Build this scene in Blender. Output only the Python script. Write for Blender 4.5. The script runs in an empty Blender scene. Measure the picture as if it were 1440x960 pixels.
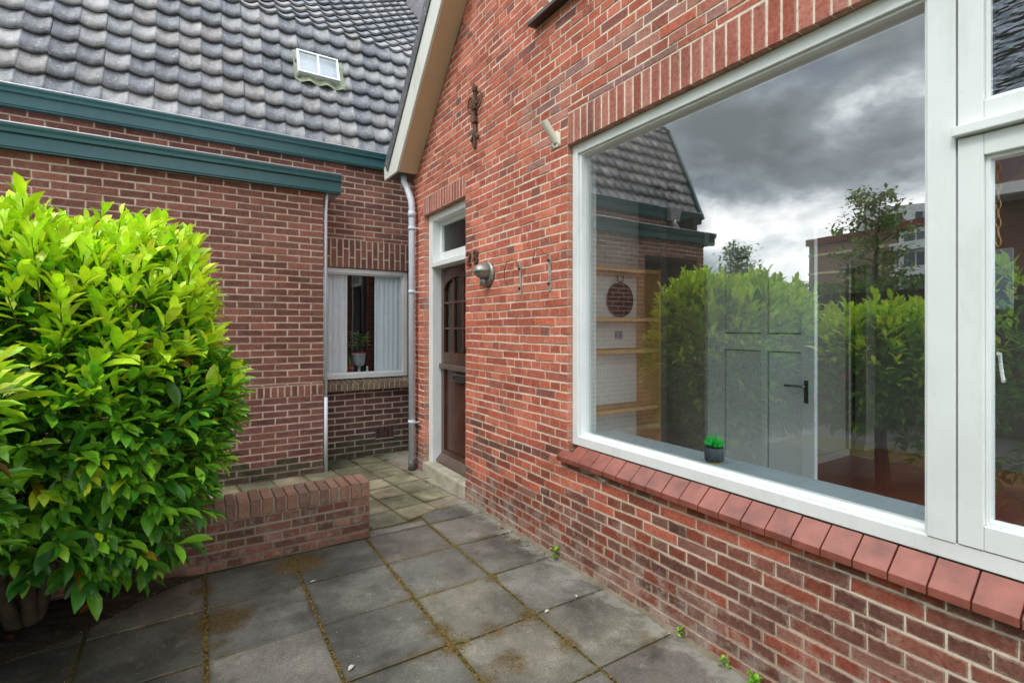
import bpy, bmesh, math, random
import numpy as np
from mathutils import Vector, Matrix

R = math.radians
scene = bpy.context.scene
COL = scene.collection
rnd = random.Random(7)

# ------------------------------------------------------------------ helpers
def lin(c):
    out = []
    for v in c[:3]:
        v = v / 255.0
        out.append(v / 12.92 if v <= 0.04045 else ((v + 0.055) / 1.055) ** 2.4)
    return tuple(out)

def tag(o, label=None, cat=None, group=None, kind=None):
    if label: o['label'] = label
    if cat: o['category'] = cat
    if group: o['group'] = group
    if kind: o['kind'] = kind
    return o

def empty(name, loc, label, cat, group=None):
    o = bpy.data.objects.new(name, None)
    o.location = loc
    o.empty_display_size = 0.1
    COL.objects.link(o)
    tag(o, label, cat, group)
    return o

IDENT = lambda a, b, d: (a, b, d)
def face_x(x0):            # wall facing -x: a = world y, b = height, d = outward
    return lambda a, b, d: (x0 - d, a, b)
def face_y(y0):            # wall facing -y: a = world x, b = height, d = outward
    return lambda a, b, d: (a, y0 - d, b)
def face_px(x0):           # wall facing +x
    return lambda a, b, d: (x0 + d, a, b)

class MB:
    def __init__(s, mp=None):
        s.v = []; s.f = []; s.m = []; s.c = []; s.mp = mp; s.sm = []; s.uv = {}
    def vert(s, p):
        if s.mp: p = s.mp(*p)
        s.v.append(tuple(p)); return len(s.v) - 1
    def face(s, idx, m=0, c=(1, 1, 1), sm=False):
        s.f.append(tuple(idx)); s.m.append(m); s.c.append(c); s.sm.append(sm)
    def quad(s, pts, m=0, c=(1, 1, 1)):
        s.face([s.vert(p) for p in pts], m, c)
    def box(s, a0, a1, b0, b1, d0, d1, m=0, c=(1, 1, 1)):
        i = [s.vert(p) for p in ((a0, b0, d0), (a1, b0, d0), (a1, b1, d0), (a0, b1, d0),
                                 (a0, b0, d1), (a1, b0, d1), (a1, b1, d1), (a0, b1, d1))]
        for q in ((0, 3, 2, 1), (4, 5, 6, 7), (0, 1, 5, 4), (1, 2, 6, 5), (2, 3, 7, 6), (3, 0, 4, 7)):
            s.face([i[k] for k in q], m, c)
    def hexa(s, p, m=0, c=(1, 1, 1)):
        i = [s.vert(q) for q in p]
        for q in ((0, 3, 2, 1), (4, 5, 6, 7), (0, 1, 5, 4), (1, 2, 6, 5), (2, 3, 7, 6), (3, 0, 4, 7)):
            s.face([i[k] for k in q], m, c)
    def brick(s, a0, a1, b0, b1, d, back, m=0, c=(1, 1, 1), ch=0.003, jit=0.0012, rg=None):
        rg = rg or rnd
        j = lambda: rg.uniform(-jit, jit)
        o = []
        for (a, b) in ((a0, b0), (a1, b0), (a1, b1), (a0, b1)):
            o.append((a + j(), b + j()))
        ins = ((ch, ch), (-ch, ch), (-ch, -ch), (ch, -ch))
        bk = [s.vert((a, b, back)) for a, b in o]
        md = [s.vert((a, b, d - ch)) for a, b in o]
        fr = [s.vert((a + i[0], b + i[1], d + j() * .5)) for (a, b), i in zip(o, ins)]
        for r0, r1 in ((bk, md), (md, fr)):
            for k in range(4):
                s.uv[len(s.f)] = None; s.face((r0[k], r0[(k + 1) % 4], r1[(k + 1) % 4], r1[k]), m, c)
        s.uv[len(s.f)] = (a1 - a0, b1 - b0)
        s.face(fr, m, c)
    def prism(s, poly, d0, d1, m=0, c=(1, 1, 1)):
        A = [s.vert((a, b, d0)) for a, b in poly]
        B = [s.vert((a, b, d1)) for a, b in poly]
        n = len(poly)
        s.face(A[::-1], m, c); s.face(B, m, c)
        for k in range(n):
            s.face((A[k], A[(k + 1) % n], B[(k + 1) % n], B[k]), m, c)
    def tube(s, path, r, n=8, m=0, c=(1, 1, 1), caps=True, sm=True):
        P = [Vector(p) for p in path]
        rr = r if isinstance(r, (list, tuple)) else [r] * len(P)
        rings = []
        up = None
        for i, p in enumerate(P):
            t = (P[min(i + 1, len(P) - 1)] - P[max(i - 1, 0)]).normalized()
            if up is None:
                up = Vector((0, 0, 1)) if abs(t.z) < .9 else Vector((1, 0, 0))
            x = up.cross(t).normalized() if up.cross(t).length > 1e-5 else Vector((1, 0, 0))
            y = t.cross(x).normalized(); up = y
            rings.append([s.vert(p + (x * math.cos(2 * math.pi * k / n) + y * math.sin(2 * math.pi * k / n)) * rr[i]) for k in range(n)])
        for a, b in zip(rings, rings[1:]):
            for k in range(n):
                s.face((a[k], a[(k + 1) % n], b[(k + 1) % n], b[k]), m, c, sm)
        if caps:
            s.face(rings[0][::-1], m, c); s.face(rings[-1], m, c)
    def lathe(s, prof, cen, n=24, axis='z', m=0, c=(1, 1, 1), sm=True):
        cx, cy, cz = cen
        rings = []
        for r, h in prof:
            ring = []
            for k in range(n):
                t = 2 * math.pi * k / n
                if axis == 'z': p = (cx + r * math.cos(t), cy + r * math.sin(t), cz + h)
                elif axis == 'x': p = (cx + h, cy + r * math.cos(t), cz + r * math.sin(t))
                else: p = (cx + r * math.cos(t), cy + h, cz + r * math.sin(t))
                ring.append(s.vert(p))
            rings.append(ring)
        for a, b in zip(rings, rings[1:]):
            for k in range(n):
                s.face((a[k], a[(k + 1) % n], b[(k + 1) % n], b[k]), m, c, sm)
        s.face(rings[0][::-1], m, c); s.face(rings[-1], m, c)
    def build(s, name, mats, parent=None, bevel=0, recalc=True):
        me = bpy.data.meshes.new(name)
        me.from_pydata(s.v, [], s.f)
        if not isinstance(mats, (list, tuple)): mats = [mats]
        for m in mats: me.materials.append(m)
        me.polygons.foreach_set('material_index', s.m)
        me.polygons.foreach_set('use_smooth', s.sm)
        at = me.color_attributes.new('Col', 'FLOAT_COLOR', 'CORNER')
        buf = []
        for f, c in zip(s.f, s.c):
            buf.extend((c[0], c[1], c[2], 1.0) * len(f))
        at.data.foreach_set('color', buf)
        if s.uv:
            u1_ = me.uv_layers.new(name='UVMap'); u2_ = me.uv_layers.new(name='Size'); A = []; B = []
            for i, f in enumerate(s.f):
                if i not in s.uv: A += [.5, .5] * len(f); B += [1, 1] * len(f)
                elif s.uv[i] is None: A += [0, 0] * len(f); B += [0, 0] * len(f)
                else: A += [0, 0, 1, 0, 1, 1, 0, 1]; B += list(s.uv[i]) * 4
            u1_.data.foreach_set('uv', A); u2_.data.foreach_set('uv', B)
        if recalc:
            bm = bmesh.new(); bm.from_mesh(me)
            bmesh.ops.recalc_face_normals(bm, faces=bm.faces)
            bm.to_mesh(me); bm.free()
        me.update()
        o = bpy.data.objects.new(name, me)
        COL.objects.link(o)
        if parent is not None:
            o.parent = parent
            pm = world_loc(parent)
            o.location = (-pm[0], -pm[1], -pm[2])
        if bevel:
            b = o.modifiers.new('bevel', 'BEVEL'); b.width = bevel; b.segments = 2; b.limit_method = 'ANGLE'
        return o

def world_loc(o):
    l = Vector((0, 0, 0))
    while o is not None:
        l = l + Vector(o.location); o = o.parent
    return l

# ------------------------------------------------------------------ materials
def newmat(name):
    m = bpy.data.materials.new(name); m.use_nodes = True
    nt = m.node_tree
    b = nt.nodes['Principled BSDF']
    return m, nt, b

def N(nt, t, **kw):
    n = nt.nodes.new(t)
    for k, v in kw.items():
        if k in n.inputs: n.inputs[k].default_value = v
        else: setattr(n, k, v)
    return n

def noise(nt, scale, detail=4, rough=.55, coord='Object', vec=None, scl=None):
    tc = nt.nodes.new('ShaderNodeTexCoord')
    n = N(nt, 'ShaderNodeTexNoise'); n.inputs['Scale'].default_value = scale
    n.inputs['Detail'].default_value = detail; n.inputs['Roughness'].default_value = rough
    src = vec if vec else tc.outputs[coord]
    if scl:
        mp = nt.nodes.new('ShaderNodeMapping'); mp.inputs['Scale'].default_value = scl
        nt.links.new(src, mp.inputs['Vector']); src = mp.outputs['Vector']
    nt.links.new(src, n.inputs['Vector'])
    return n

def ramp(nt, src, stops, interp='LINEAR'):
    r = nt.nodes.new('ShaderNodeValToRGB')
    r.color_ramp.interpolation = interp
    e = r.color_ramp.elements
    while len(e) < len(stops): e.new(0.5)
    for i, (p, c) in enumerate(stops):
        e[i].position = p
        e[i].color = (c, c, c, 1) if isinstance(c, (int, float)) else (c[0], c[1], c[2], 1)
    nt.links.new(src, r.inputs['Fac'])
    return r

def mix(nt, fac, a, b, mode='MIX'):
    m = nt.nodes.new('ShaderNodeMix'); m.data_type = 'RGBA'; m.blend_type = mode
    for s, v in (('Factor', fac), ('A', a), ('B', b)):
        sock = [i for i in m.inputs if i.name == s and (i.type == 'RGBA' or s == 'Factor')][0]
        if isinstance(v, (int, float)): sock.default_value = v if s == 'Factor' else (v, v, v, 1)
        elif isinstance(v, tuple): sock.default_value = (v[0], v[1], v[2], 1)
        else: nt.links.new(v, sock)
    return [o for o in m.outputs if o.type == 'RGBA'][0]

def bump(nt, b, src, strength=.3, dist=.002):
    bp = nt.nodes.new('ShaderNodeBump')
    bp.inputs['Strength'].default_value = strength; bp.inputs['Distance'].default_value = dist
    nt.links.new(src, bp.inputs['Height']); nt.links.new(bp.outputs['Normal'], b.inputs['Normal'])
    return bp

def simple(name, col, rough=.5, metal=0, var=.12, nscale=8, bmp=0, spec=.5, bscale=60):
    m, nt, b = newmat(name)
    c = lin(col)
    n = noise(nt, nscale, 5)
    r = ramp(nt, n.outputs['Fac'], [(.3, tuple(x * (1 - var) for x in c)), (.7, tuple(min(1, x * (1 + var)) for x in c))])
    nt.links.new(r.outputs['Color'], b.inputs['Base Color'])
    b.inputs['Roughness'].default_value = rough; b.inputs['Metallic'].default_value = metal
    b.inputs['Specular IOR Level'].default_value = spec
    if bmp:
        n2 = noise(nt, bscale, 6)
        bump(nt, b, n2.outputs['Fac'], .5, bmp)
    return m

def attr(nt):
    a = nt.nodes.new('ShaderNodeAttribute'); a.attribute_name = 'Col'; return a.outputs['Color']

def edge_dist(nt):
    """distance in metres from the border of the brick or slab face"""
    def sep(nm):
        a = nt.nodes.new('ShaderNodeAttribute'); a.attribute_name = nm
        q = nt.nodes.new('ShaderNodeSeparateXYZ'); nt.links.new(a.outputs['Vector'], q.inputs[0]); return q
    def mth(op, a, b):
        m = nt.nodes.new('ShaderNodeMath'); m.operation = op
        for i, v in enumerate((a, b)):
            if isinstance(v, (int, float)): m.inputs[i].default_value = v
            else: nt.links.new(v, m.inputs[i])
        return m.outputs[0]
    u = sep('UVMap'); z = sep('Size'); out = []
    for ax in ('X', 'Y'):
        d = mth('MINIMUM', u.outputs[ax], mth('SUBTRACT', 1.0, u.outputs[ax]))
        out.append(mth('MULTIPLY', d, z.outputs[ax]))
    return mth('MINIMUM', out[0], out[1]), mth

def mat_brick(name, dirt=(150, 140, 130), dirt_amt=.5, rough=.85, smear=(200, 184, 168), sm=.55, edge=.0045, lime=0):
    m, nt, b = newmat(name)
    a = attr(nt)
    n1 = noise(nt, 55, 6, .7)
    r1 = ramp(nt, n1.outputs['Fac'], [(.28, .55), (.48, .98), (.72, 1.38)])
    c = mix(nt, 1.0, a, r1.outputs['Color'], 'MULTIPLY')
    n0 = noise(nt, 3.2, 5, .6)
    r0 = ramp(nt, n0.outputs['Fac'], [(.32, .74), (.68, 1.2)])
    c = mix(nt, 1.0, c, r0.outputs['Color'], 'MULTIPLY')
    n2 = noise(nt, 14, 7, .72)
    r2 = ramp(nt, n2.outputs['Fac'], [(.52, 0.0), (.70, dirt_amt)])
    c = mix(nt, r2.outputs['Color'], c, lin(dirt))
    ed, mth = edge_dist(nt)
    ne_ = noise(nt, 34, 5, .7)
    e2 = mth('ADD', ed, mth('MULTIPLY', mth('SUBTRACT', ne_.outputs['Fac'], .5), .030))
    mre = nt.nodes.new('ShaderNodeMapRange'); mre.inputs['From Min'].default_value = -edge * .3; mre.inputs['From Max'].default_value = edge; mre.inputs['To Min'].default_value = sm; mre.inputs['To Max'].default_value = 0
    nt.links.new(e2, mre.inputs['Value'])
    c = mix(nt, mre.outputs['Result'], c, lin(smear))
    if lime:
        tcl = nt.nodes.new('ShaderNodeTexCoord'); spl = nt.nodes.new('ShaderNodeSeparateXYZ'); nt.links.new(tcl.outputs['Object'], spl.inputs[0])
        nl_ = noise(nt, 7, 7, .7)
        hh = nt.nodes.new('ShaderNodeMapRange'); hh.inputs['From Min'].default_value = .05; hh.inputs['From Max'].default_value = .60; hh.inputs['To Min'].default_value = .17; hh.inputs['To Max'].default_value = -.05
        nt.links.new(spl.outputs['Z'], hh.inputs['Value'])
        rl = ramp(nt, mth('ADD', nl_.outputs['Fac'], hh.outputs['Result']), [(.60, 0.0), (.78, lime)])
        c = mix(nt, rl.outputs['Color'], c, lin((186, 176, 166)))
    n4 = noise(nt, 160, 3, .7)
    r4 = ramp(nt, n4.outputs['Fac'], [(.27, .35), (.36, 1.0)])
    c = mix(nt, 1.0, c, r4.outputs['Color'], 'MULTIPLY')
    nt.links.new(c, b.inputs['Base Color'])
    b.inputs['Roughness'].default_value = rough
    b.inputs['Specular IOR Level'].default_value = .3
    n3 = noise(nt, 120, 6, .7)
    bump(nt, b, n3.outputs['Fac'], .9, .004)
    return m

def mat_mortar(name, col, low=None, low_h=.4, rough=.9):
    m, nt, b = newmat(name)
    n1 = noise(nt, 30, 6, .7)
    c = lin(col)
    r = ramp(nt, n1.outputs['Fac'], [(.28, tuple(x * .62 for x in c)), (.5, c), (.8, tuple(min(.9, x * 1.15) for x in c))])
    out = r.outputs['Color']
    if low:
        tc = nt.nodes.new('ShaderNodeTexCoord')
        sp = nt.nodes.new('ShaderNodeSeparateXYZ'); nt.links.new(tc.outputs['Object'], sp.inputs[0])
        n2 = noise(nt, 4, 5, .6)
        ad = N(nt, 'ShaderNodeMath', operation='MULTIPLY_ADD'); ad.inputs[1].default_value = .5; nt.links.new(n2.outputs['Fac'], ad.inputs[0]); nt.links.new(sp.outputs['Z'], ad.inputs[2])
        r2 = ramp(nt, ad.outputs[0], [(low_h * .6, 1.0), (low_h + .25, 0.0)])
        out = mix(nt, r2.outputs['Color'], out, lin(low))
    nt.links.new(out, b.inputs['Base Color'])
    b.inputs['Roughness'].default_value = rough; b.inputs['Specular IOR Level'].default_value = .2
    n3 = noise(nt, 200, 5, .7)
    bump(nt, b, n3.outputs['Fac'], .6, .002)
    return m

def mat_paint(name, col, dirt=(120, 125, 100), amt=.25, rough=.32, streak=True):
    m, nt, b = newmat(name)
    c = lin(col)
    n1 = noise(nt, 2.3, 6, .6)
    r1 = ramp(nt, n1.outputs['Fac'], [(.3, tuple(x * .93 for x in c)), (.7, tuple(min(.95, x * 1.04) for x in c))])
    n2 = noise(nt, 6, 8, .75, scl=(1, 1, .25) if streak else None)
    r2 = ramp(nt, n2.outputs['Fac'], [(.52, 0.0), (.8, amt)])
    out = mix(nt, r2.outputs['Color'], r1.outputs['Color'], lin(dirt))
    n3 = noise(nt, 130, 2, .5)
    r3 = ramp(nt, n3.outputs['Fac'], [(.76, 0.0), (.8, amt * 1.6)])
    out = mix(nt, r3.outputs['Color'], out, lin((90, 88, 78)))
    nt.links.new(out, b.inputs['Base Color'])
    b.inputs['Roughness'].default_value = rough
    n4 = noise(nt, 40, 4, .6)
    bump(nt, b, n4.outputs['Fac'], .25, .001)
    return m

def mat_glass(name, refl=.3, tint=(.93, .96, .95), wav=.0, rough=0.0, hue=(1, 1, 1), dirty=True):
    m = bpy.data.materials.new(name); m.use_nodes = True
    nt = m.node_tree; nt.nodes.clear()
    out = nt.nodes.new('ShaderNodeOutputMaterial')
    tr = nt.nodes.new('ShaderNodeBsdfTransparent'); tr.inputs['Color'].default_value = (*tint, 1)
    gl = nt.nodes.new('ShaderNodeBsdfGlossy'); gl.inputs['Roughness'].default_value = rough
    gl.inputs['Color'].default_value = (*hue, 1)
    fr = nt.nodes.new('ShaderNodeLayerWeight'); fr.inputs['Blend'].default_value = .35
    mr = nt.nodes.new('ShaderNodeMapRange'); mr.inputs['To Min'].default_value = refl; mr.inputs['To Max'].default_value = 1.0
    pw = nt.nodes.new('ShaderNodeMath'); pw.operation = 'POWER'; pw.inputs[1].default_value = 4.0; fr.inputs['Blend'].default_value = .5
    nt.links.new(fr.outputs['Facing'], pw.inputs[0]); nt.links.new(pw.outputs[0], mr.inputs['Value'])
    mx = nt.nodes.new('ShaderNodeMixShader')
    nt.links.new(mr.outputs['Result'], mx.inputs['Fac'])
    nt.links.new(tr.outputs[0], mx.inputs[1]); nt.links.new(gl.outputs[0], mx.inputs[2])
    if wav:
        n = noise(nt, wav[0], 2, .4, scl=wav[2] if len(wav) > 2 else None)
        bp = nt.nodes.new('ShaderNodeBump'); bp.inputs['Strength'].default_value = 1; bp.inputs['Distance'].default_value = wav[1]
        nt.links.new(n.outputs['Fac'], bp.inputs['Height']); nt.links.new(bp.outputs['Normal'], gl.inputs['Normal'])
    nt.links.new(mx.outputs[0], out.inputs['Surface'])
    return m

def mat_leaf(name, rough=.33, trans=.25):
    m, nt, b = newmat(name)
    a = attr(nt)
    n = noise(nt, 25, 4)
    r = ramp(nt, n.outputs['Fac'], [(.3, .78), (.7, 1.2)])
    c = mix(nt, 1.0, a, r.outputs['Color'], 'MULTIPLY')
    nt.links.new(c, b.inputs['Base Color'])
    b.inputs['Roughness'].default_value = rough
    b.inputs['Specular IOR Level'].default_value = .45
    n2 = noise(nt, 90, 3)
    bump(nt, b, n2.outputs['Fac'], .25, .002)
    t = nt.nodes.new('ShaderNodeBsdfTranslucent')
    c2 = mix(nt, 1.0, c, (1.25, 1.3, .55), 'MULTIPLY')
    nt.links.new(c2, t.inputs['Color'])
    mx = nt.nodes.new('ShaderNodeMixShader'); mx.inputs['Fac'].default_value = trans
    out = nt.nodes['Material Output']
    nt.links.new(b.outputs[0], mx.inputs[1]); nt.links.new(t.outputs[0], mx.inputs[2])
    nt.links.new(mx.outputs[0], out.inputs['Surface'])
    return m

def mat_tile(name):
    m, nt, b = newmat(name)
    a = attr(nt)
    n1 = noise(nt, 9, 7, .7, scl=(1.6, .7, .7))
    r1 = ramp(nt, n1.outputs['Fac'], [(.3, .55), (.45, .9), (.58, 1.15), (.74, 1.6)])
    c = mix(nt, 1.0, a, r1.outputs['Color'], 'MULTIPLY')
    n5 = noise(nt, 28, 6, .75)
    r5 = ramp(nt, n5.outputs['Fac'], [(.54, 0.0), (.7, .6)])
    c = mix(nt, r5.outputs['Color'], c, lin((206, 204, 200)))
    n6 = noise(nt, 2.2, 4, .6)
    r6 = ramp(nt, n6.outputs['Fac'], [(.62, 0.0), (.8, .35)])
    c = mix(nt, r6.outputs['Color'], c, lin((100, 104, 84)))
    nt.links.new(c, b.inputs['Base Color'])
    b.inputs['Roughness'].default_value = .42
    r2 = ramp(nt, n1.outputs['Fac'], [(.3, .42), (.7, .65)])
    nt.links.new(r2.outputs['Color'], b.inputs['Roughness'])
    n3 = noise(nt, 70, 4); bump(nt, b, n3.outputs['Fac'], .3, .002)
    return m

def mat_slab(name):
    m, nt, b = newmat(name)
    a = attr(nt)
    tc = nt.nodes.new('ShaderNodeTexCoord')
    n1 = noise(nt, 3.0, 8, .66)
    r1 = ramp(nt, n1.outputs['Fac'], [(.26, .40), (.42, .78), (.55, 1.0), (.72, 1.55)])
    c = mix(nt, 1.0, a, r1.outputs['Color'], 'MULTIPLY')
    n2 = noise(nt, 1.7, 5, .6)
    r2 = ramp(nt, n2.outputs['Fac'], [(.5, 0.0), (.7, .5)])
    c = mix(nt, r2.outputs['Color'], c, lin((88, 86, 64)))
    n8 = noise(nt, 6.5, 8, .72)
    r8 = ramp(nt, n8.outputs['Fac'], [(.52, 0.0), (.66, .5), (.8, .75)])
    c = mix(nt, r8.outputs['Color'], c, lin((58, 55, 44)))
    n9 = noise(nt, 11, 8, .78)
    r9 = ramp(nt, n9.outputs['Fac'], [(.56, 0.0), (.72, .55)])
    c = mix(nt, r9.outputs['Color'], c, lin((156, 152, 142)))
    n3 = noise(nt, 125, 5, .85)
    r3 = ramp(nt, n3.outputs['Fac'], [(.34, .5), (.5, 1.0), (.62, 1.3), (.72, 2.4)])
    c = mix(nt, 1.0, c, r3.outputs['Color'], 'MULTIPLY')
    n6 = noise(nt, 22, 6, .75)
    r6 = ramp(nt, n6.outputs['Fac'], [(.62, 0.0), (.75, .45)])
    c = mix(nt, r6.outputs['Color'], c, lin((150, 148, 140)))
    # grime that gathers along the edges of each slab
    ed, mth = edge_dist(nt)
    ng = noise(nt, 7, 6, .7)
    e2 = mth('ADD', ed, mth('MULTIPLY', mth('SUBTRACT', ng.outputs['Fac'], .5), .11))
    mre = nt.nodes.new('ShaderNodeMapRange'); mre.inputs['From Min'].default_value = -.012; mre.inputs['From Max'].default_value = .022; mre.inputs['To Min'].default_value = .8; mre.inputs['To Max'].default_value = 0
    nt.links.new(e2, mre.inputs['Value'])
    nk = noise(nt, 2.4, 4, .6)
    rk = ramp(nt, nk.outputs['Fac'], [(.42, lin((56, 52, 38))), (.56, lin((92, 74, 36))), (.66, lin((76, 78, 40)))])
    nq = noise(nt, 1.5, 5, .65)
    rq = ramp(nt, nq.outputs['Fac'], [(.40, .25), (.56, 1.0)])
    c = mix(nt, mth('MULTIPLY', mre.outputs['Result'], rq.outputs['Color']), c, rk.outputs['Color'])
    nw = noise(nt, 1.15, 6, .62)
    rw = ramp(nt, nw.outputs['Fac'], [(.42, .55), (.52, 1.0), (.66, 1.22)])
    c = mix(nt, 1.0, c, rw.outputs['Color'], 'MULTIPLY')
    spx = nt.nodes.new('ShaderNodeSeparateXYZ'); nt.links.new(tc.outputs['Object'], spx.inputs[0])
    nb_ = noise(nt, 9, 7, .72)
    bx_ = nt.nodes.new('ShaderNodeMapRange'); bx_.inputs['From Min'].default_value = 1.70; bx_.inputs['From Max'].default_value = 2.0; bx_.inputs['To Min'].default_value = -.12; bx_.inputs['To Max'].default_value = .22
    nt.links.new(spx.outputs['X'], bx_.inputs['Value'])
    rb_ = ramp(nt, mth('ADD', nb_.outputs['Fac'], bx_.outputs['Result']), [(.56, 0.0), (.72, .7)])
    c = mix(nt, rb_.outputs['Color'], c, lin((152, 148, 138)))
    # moss patches at a few places
    sp = [(.56, 3.42, .21, 1.1), (.12, 2.97, .20, 1.1), (1.25, 2.16, .12, .8), (1.2, 1.9, .16, .8), (1.02, 2.3, .12, .9), (1.75, 3.12, .07, .8), (.035, 3.38, .10, .9), (.10, 2.75, .09, .8), (1.46, 2.17, .10, .8), (1.02, 2.15, .11, .9), (1.5, 1.87, .10, .8), (1.0, 2.45, .08, .7), (1.05, 1.85, .12, .7),
          (1.85, 1.7, .16, .6), (1.5, 2.6, .07, .9), (1.9, 2.95, .08, .6)]
    nn = noise(nt, 16, 7, .8)
    tot = None
    for (x, y, r, w) in sp:
        ds = N(nt, 'ShaderNodeVectorMath', operation='DISTANCE'); ds.inputs[1].default_value = (x, y, 0)
        nt.links.new(tc.outputs['Object'], ds.inputs[0])
        mr = nt.nodes.new('ShaderNodeMapRange'); mr.interpolation_type = 'SMOOTHSTEP'
        mr.inputs['From Min'].default_value = 0; mr.inputs['From Max'].default_value = r * 1.5
        mr.inputs['To Min'].default_value = w; mr.inputs['To Max'].default_value = 0
        nt.links.new(ds.outputs['Value'], mr.inputs['Value'])
        if tot is None: tot = mr.outputs['Result']
        else:
            mm = N(nt, 'ShaderNodeMath', operation='MAXIMUM'); nt.links.new(tot, mm.inputs[0]); nt.links.new(mr.outputs['Result'], mm.inputs[1]); tot = mm.outputs[0]
    ad = N(nt, 'ShaderNodeMath', operation='MULTIPLY'); nt.links.new(tot, ad.inputs[0]); nt.links.new(nn.outputs['Fac'], ad.inputs[1])
    rm = ramp(nt, ad.outputs[0], [(.22, 0.0), (.44, .88)])
    n7 = noise(nt, 60, 4, .7)
    rc = ramp(nt, n7.outputs['Fac'], [(.35, lin((40, 36, 14))), (.55, lin((92, 72, 26))), (.72, lin((128, 96, 46)))])
    c = mix(nt, rm.outputs['Color'], c, rc.outputs['Color'])
    nt.links.new(c, b.inputs['Base Color'])
    rr = ramp(nt, n2.outputs['Fac'], [(.35, .45), (.65, .75)])
    nt.links.new(rr.outputs['Color'], b.inputs['Roughness'])
    n4 = noise(nt, 150, 6, .75)
    bump(nt, b, n4.outputs['Fac'], .6, .003)
    return m

M = {}
M['brick_red'] = mat_brick('red_brick', dirt=(186, 150, 136), dirt_amt=.34, smear=(194, 172, 152), sm=.42, lime=.5)
M['brick_dark'] = mat_brick('brown_brick', dirt=(150, 128, 120), dirt_amt=.30, smear=(176, 156, 142), sm=.35)
M['brick_low'] = mat_brick('weathered_brick', dirt=(158, 146, 132), dirt_amt=.7, smear=(120, 108, 94), sm=.5, edge=.006)
M['mortar_white'] = mat_mortar('pale_mortar', (236, 218, 200), low=(172, 156, 136), low_h=.62)
M['mortar_grey'] = mat_mortar('grey_mortar', (206, 186, 168), low=(84, 84, 66), low_h=.22)
M['mortar_low'] = mat_mortar('old_mortar', (156, 142, 124), low=(86, 80, 64), low_h=.2)
M['white'] = mat_paint('white_paint', (230, 233, 232), amt=.24)
M['white_old'] = mat_paint('weathered_white_paint', (222, 223, 214), dirt=(130, 132, 96), amt=.6, rough=.5)
M['grey_paint'] = mat_paint('grey_paint', (150, 162, 168), amt=.08, rough=.4)
M['beige'] = mat_paint('beige_paint', (200, 176, 142), dirt=(150, 122, 86), amt=.2, rough=.5)
M['teal'] = mat_paint('teal_paint', (40, 88, 92), dirt=(120, 150, 140), amt=.12, rough=.35)
M['teal_grey'] = mat_paint('grey_green_paint', (84, 104, 100), amt=.1)
M['zinc'] = simple('zinc', (176, 180, 186), .4, .5, .12, 12)
M['pvc'] = mat_paint('grey_plastic', (204, 212, 222), dirt=(120, 122, 110), amt=.22, rough=.4)
M['pvc_dark'] = mat_paint('dark_plastic', (92, 88, 84), dirt=(60, 60, 50), amt=.4, rough=.5)
M['tile'] = mat_tile('roof_tile')
M['slab'] = mat_slab('concrete_slab')
M['glass'] = mat_glass('window_glass', .255, tint=(.90, .96, .96), wav=(1.1, .0012, (1, 1, 1)))
M['glass_small'] = mat_glass('small_window_glass', .07, wav=(2, .001, (1, 1, 1)))
M['glass_pat'] = mat_glass('patterned_glass', .10, tint=(.10, .12, .14), wav=(34, .010, (1, .45, 1.6)), rough=.16, hue=(.8, .9, 1))
M['glass_dark'] = mat_glass('door_glass', .05, tint=(.35, .22, .16), wav=(12, .006, (1, 1, .5)), rough=.08, hue=(.9, .75, .65))
M['glass_transom'] = mat_glass('frosted_transom_glass', .04, tint=(.3, .34, .33), wav=(60, .004, (1, 1, 1)), rough=.25)
M['glass_sky'] = mat_glass('skylight_glass', .15)
M['leaf'] = mat_leaf('laurel_leaf')
M['leaf_far'] = mat_leaf('tree_leaf', .5, .3)
M['bark'] = simple('bark', (74, 62, 48), .9, 0, .35, 20, .004)
M['soil'] = simple('soil', (52, 42, 34), .95, 0, .5, 40, .01, bscale=50)
M['moss'] = simple('moss', (84, 78, 30), .95, 0, .5, 60, .006, bscale=120)
M['stone'] = simple('step_stone', (168, 162, 144), .8, 0, .28, 9, .003)
M['sill_tile'] = simple('glazed_sill_tile', (136, 78, 66), .25, 0, .34, 9, .0012, bscale=90)
M['rust'] = simple('rusted_iron', (98, 78, 64), .75, .3, .35, 40, .002)
M['rustwire'] = simple('rusty_wire', (120, 62, 36), .8, .2, .3, 50)
M['card'] = simple('grey_card', (112, 118, 128), .8, 0, .05, 20)
M['galv'] = simple('galvanised_steel', (188, 190, 186), .45, .5, .2, 60)
M['darkmetal'] = simple('dark_bolt', (70, 70, 66), .5, .7, .2, 40)
M['cream'] = mat_paint('cream_paint', (236, 230, 214), dirt=(160, 96, 44), amt=.6, rough=.4)
M['lampgrey'] = simple('hammered_lamp_metal', (146, 146, 140), .38, .55, .22, 50, .0015, bscale=160)
M['lampglass'] = simple('dark_lamp_glass', (52, 50, 46), .15, 0, .1, 10)
M['door_wood'] = simple('brown_varnished_wood', (76, 46, 34), .22, 0, .35, 5)
M['door_frame_wood'] = mat_paint('worn_brown_paint', (96, 80, 72), dirt=(150, 135, 120), amt=.35, rough=.35)
M['dark_sill'] = simple('dark_brown_paint', (62, 44, 44), .4, 0, .2, 10)
M['oak'] = simple('oak_board', (216, 174, 118), .5, 0, .15, 5)
M['floor_wood'] = simple('red_brown_floor', (112, 56, 38), .28, 0, .35, 3)
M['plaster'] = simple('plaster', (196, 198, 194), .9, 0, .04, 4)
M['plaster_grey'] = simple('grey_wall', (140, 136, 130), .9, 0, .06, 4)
M['panel_white'] = simple('white_panel', (238, 240, 238), .6, 0, .05, 4)
M['door_grey'] = simple('light_grey_door_paint', (208, 218, 220), .35, 0, .03, 3)
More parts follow.
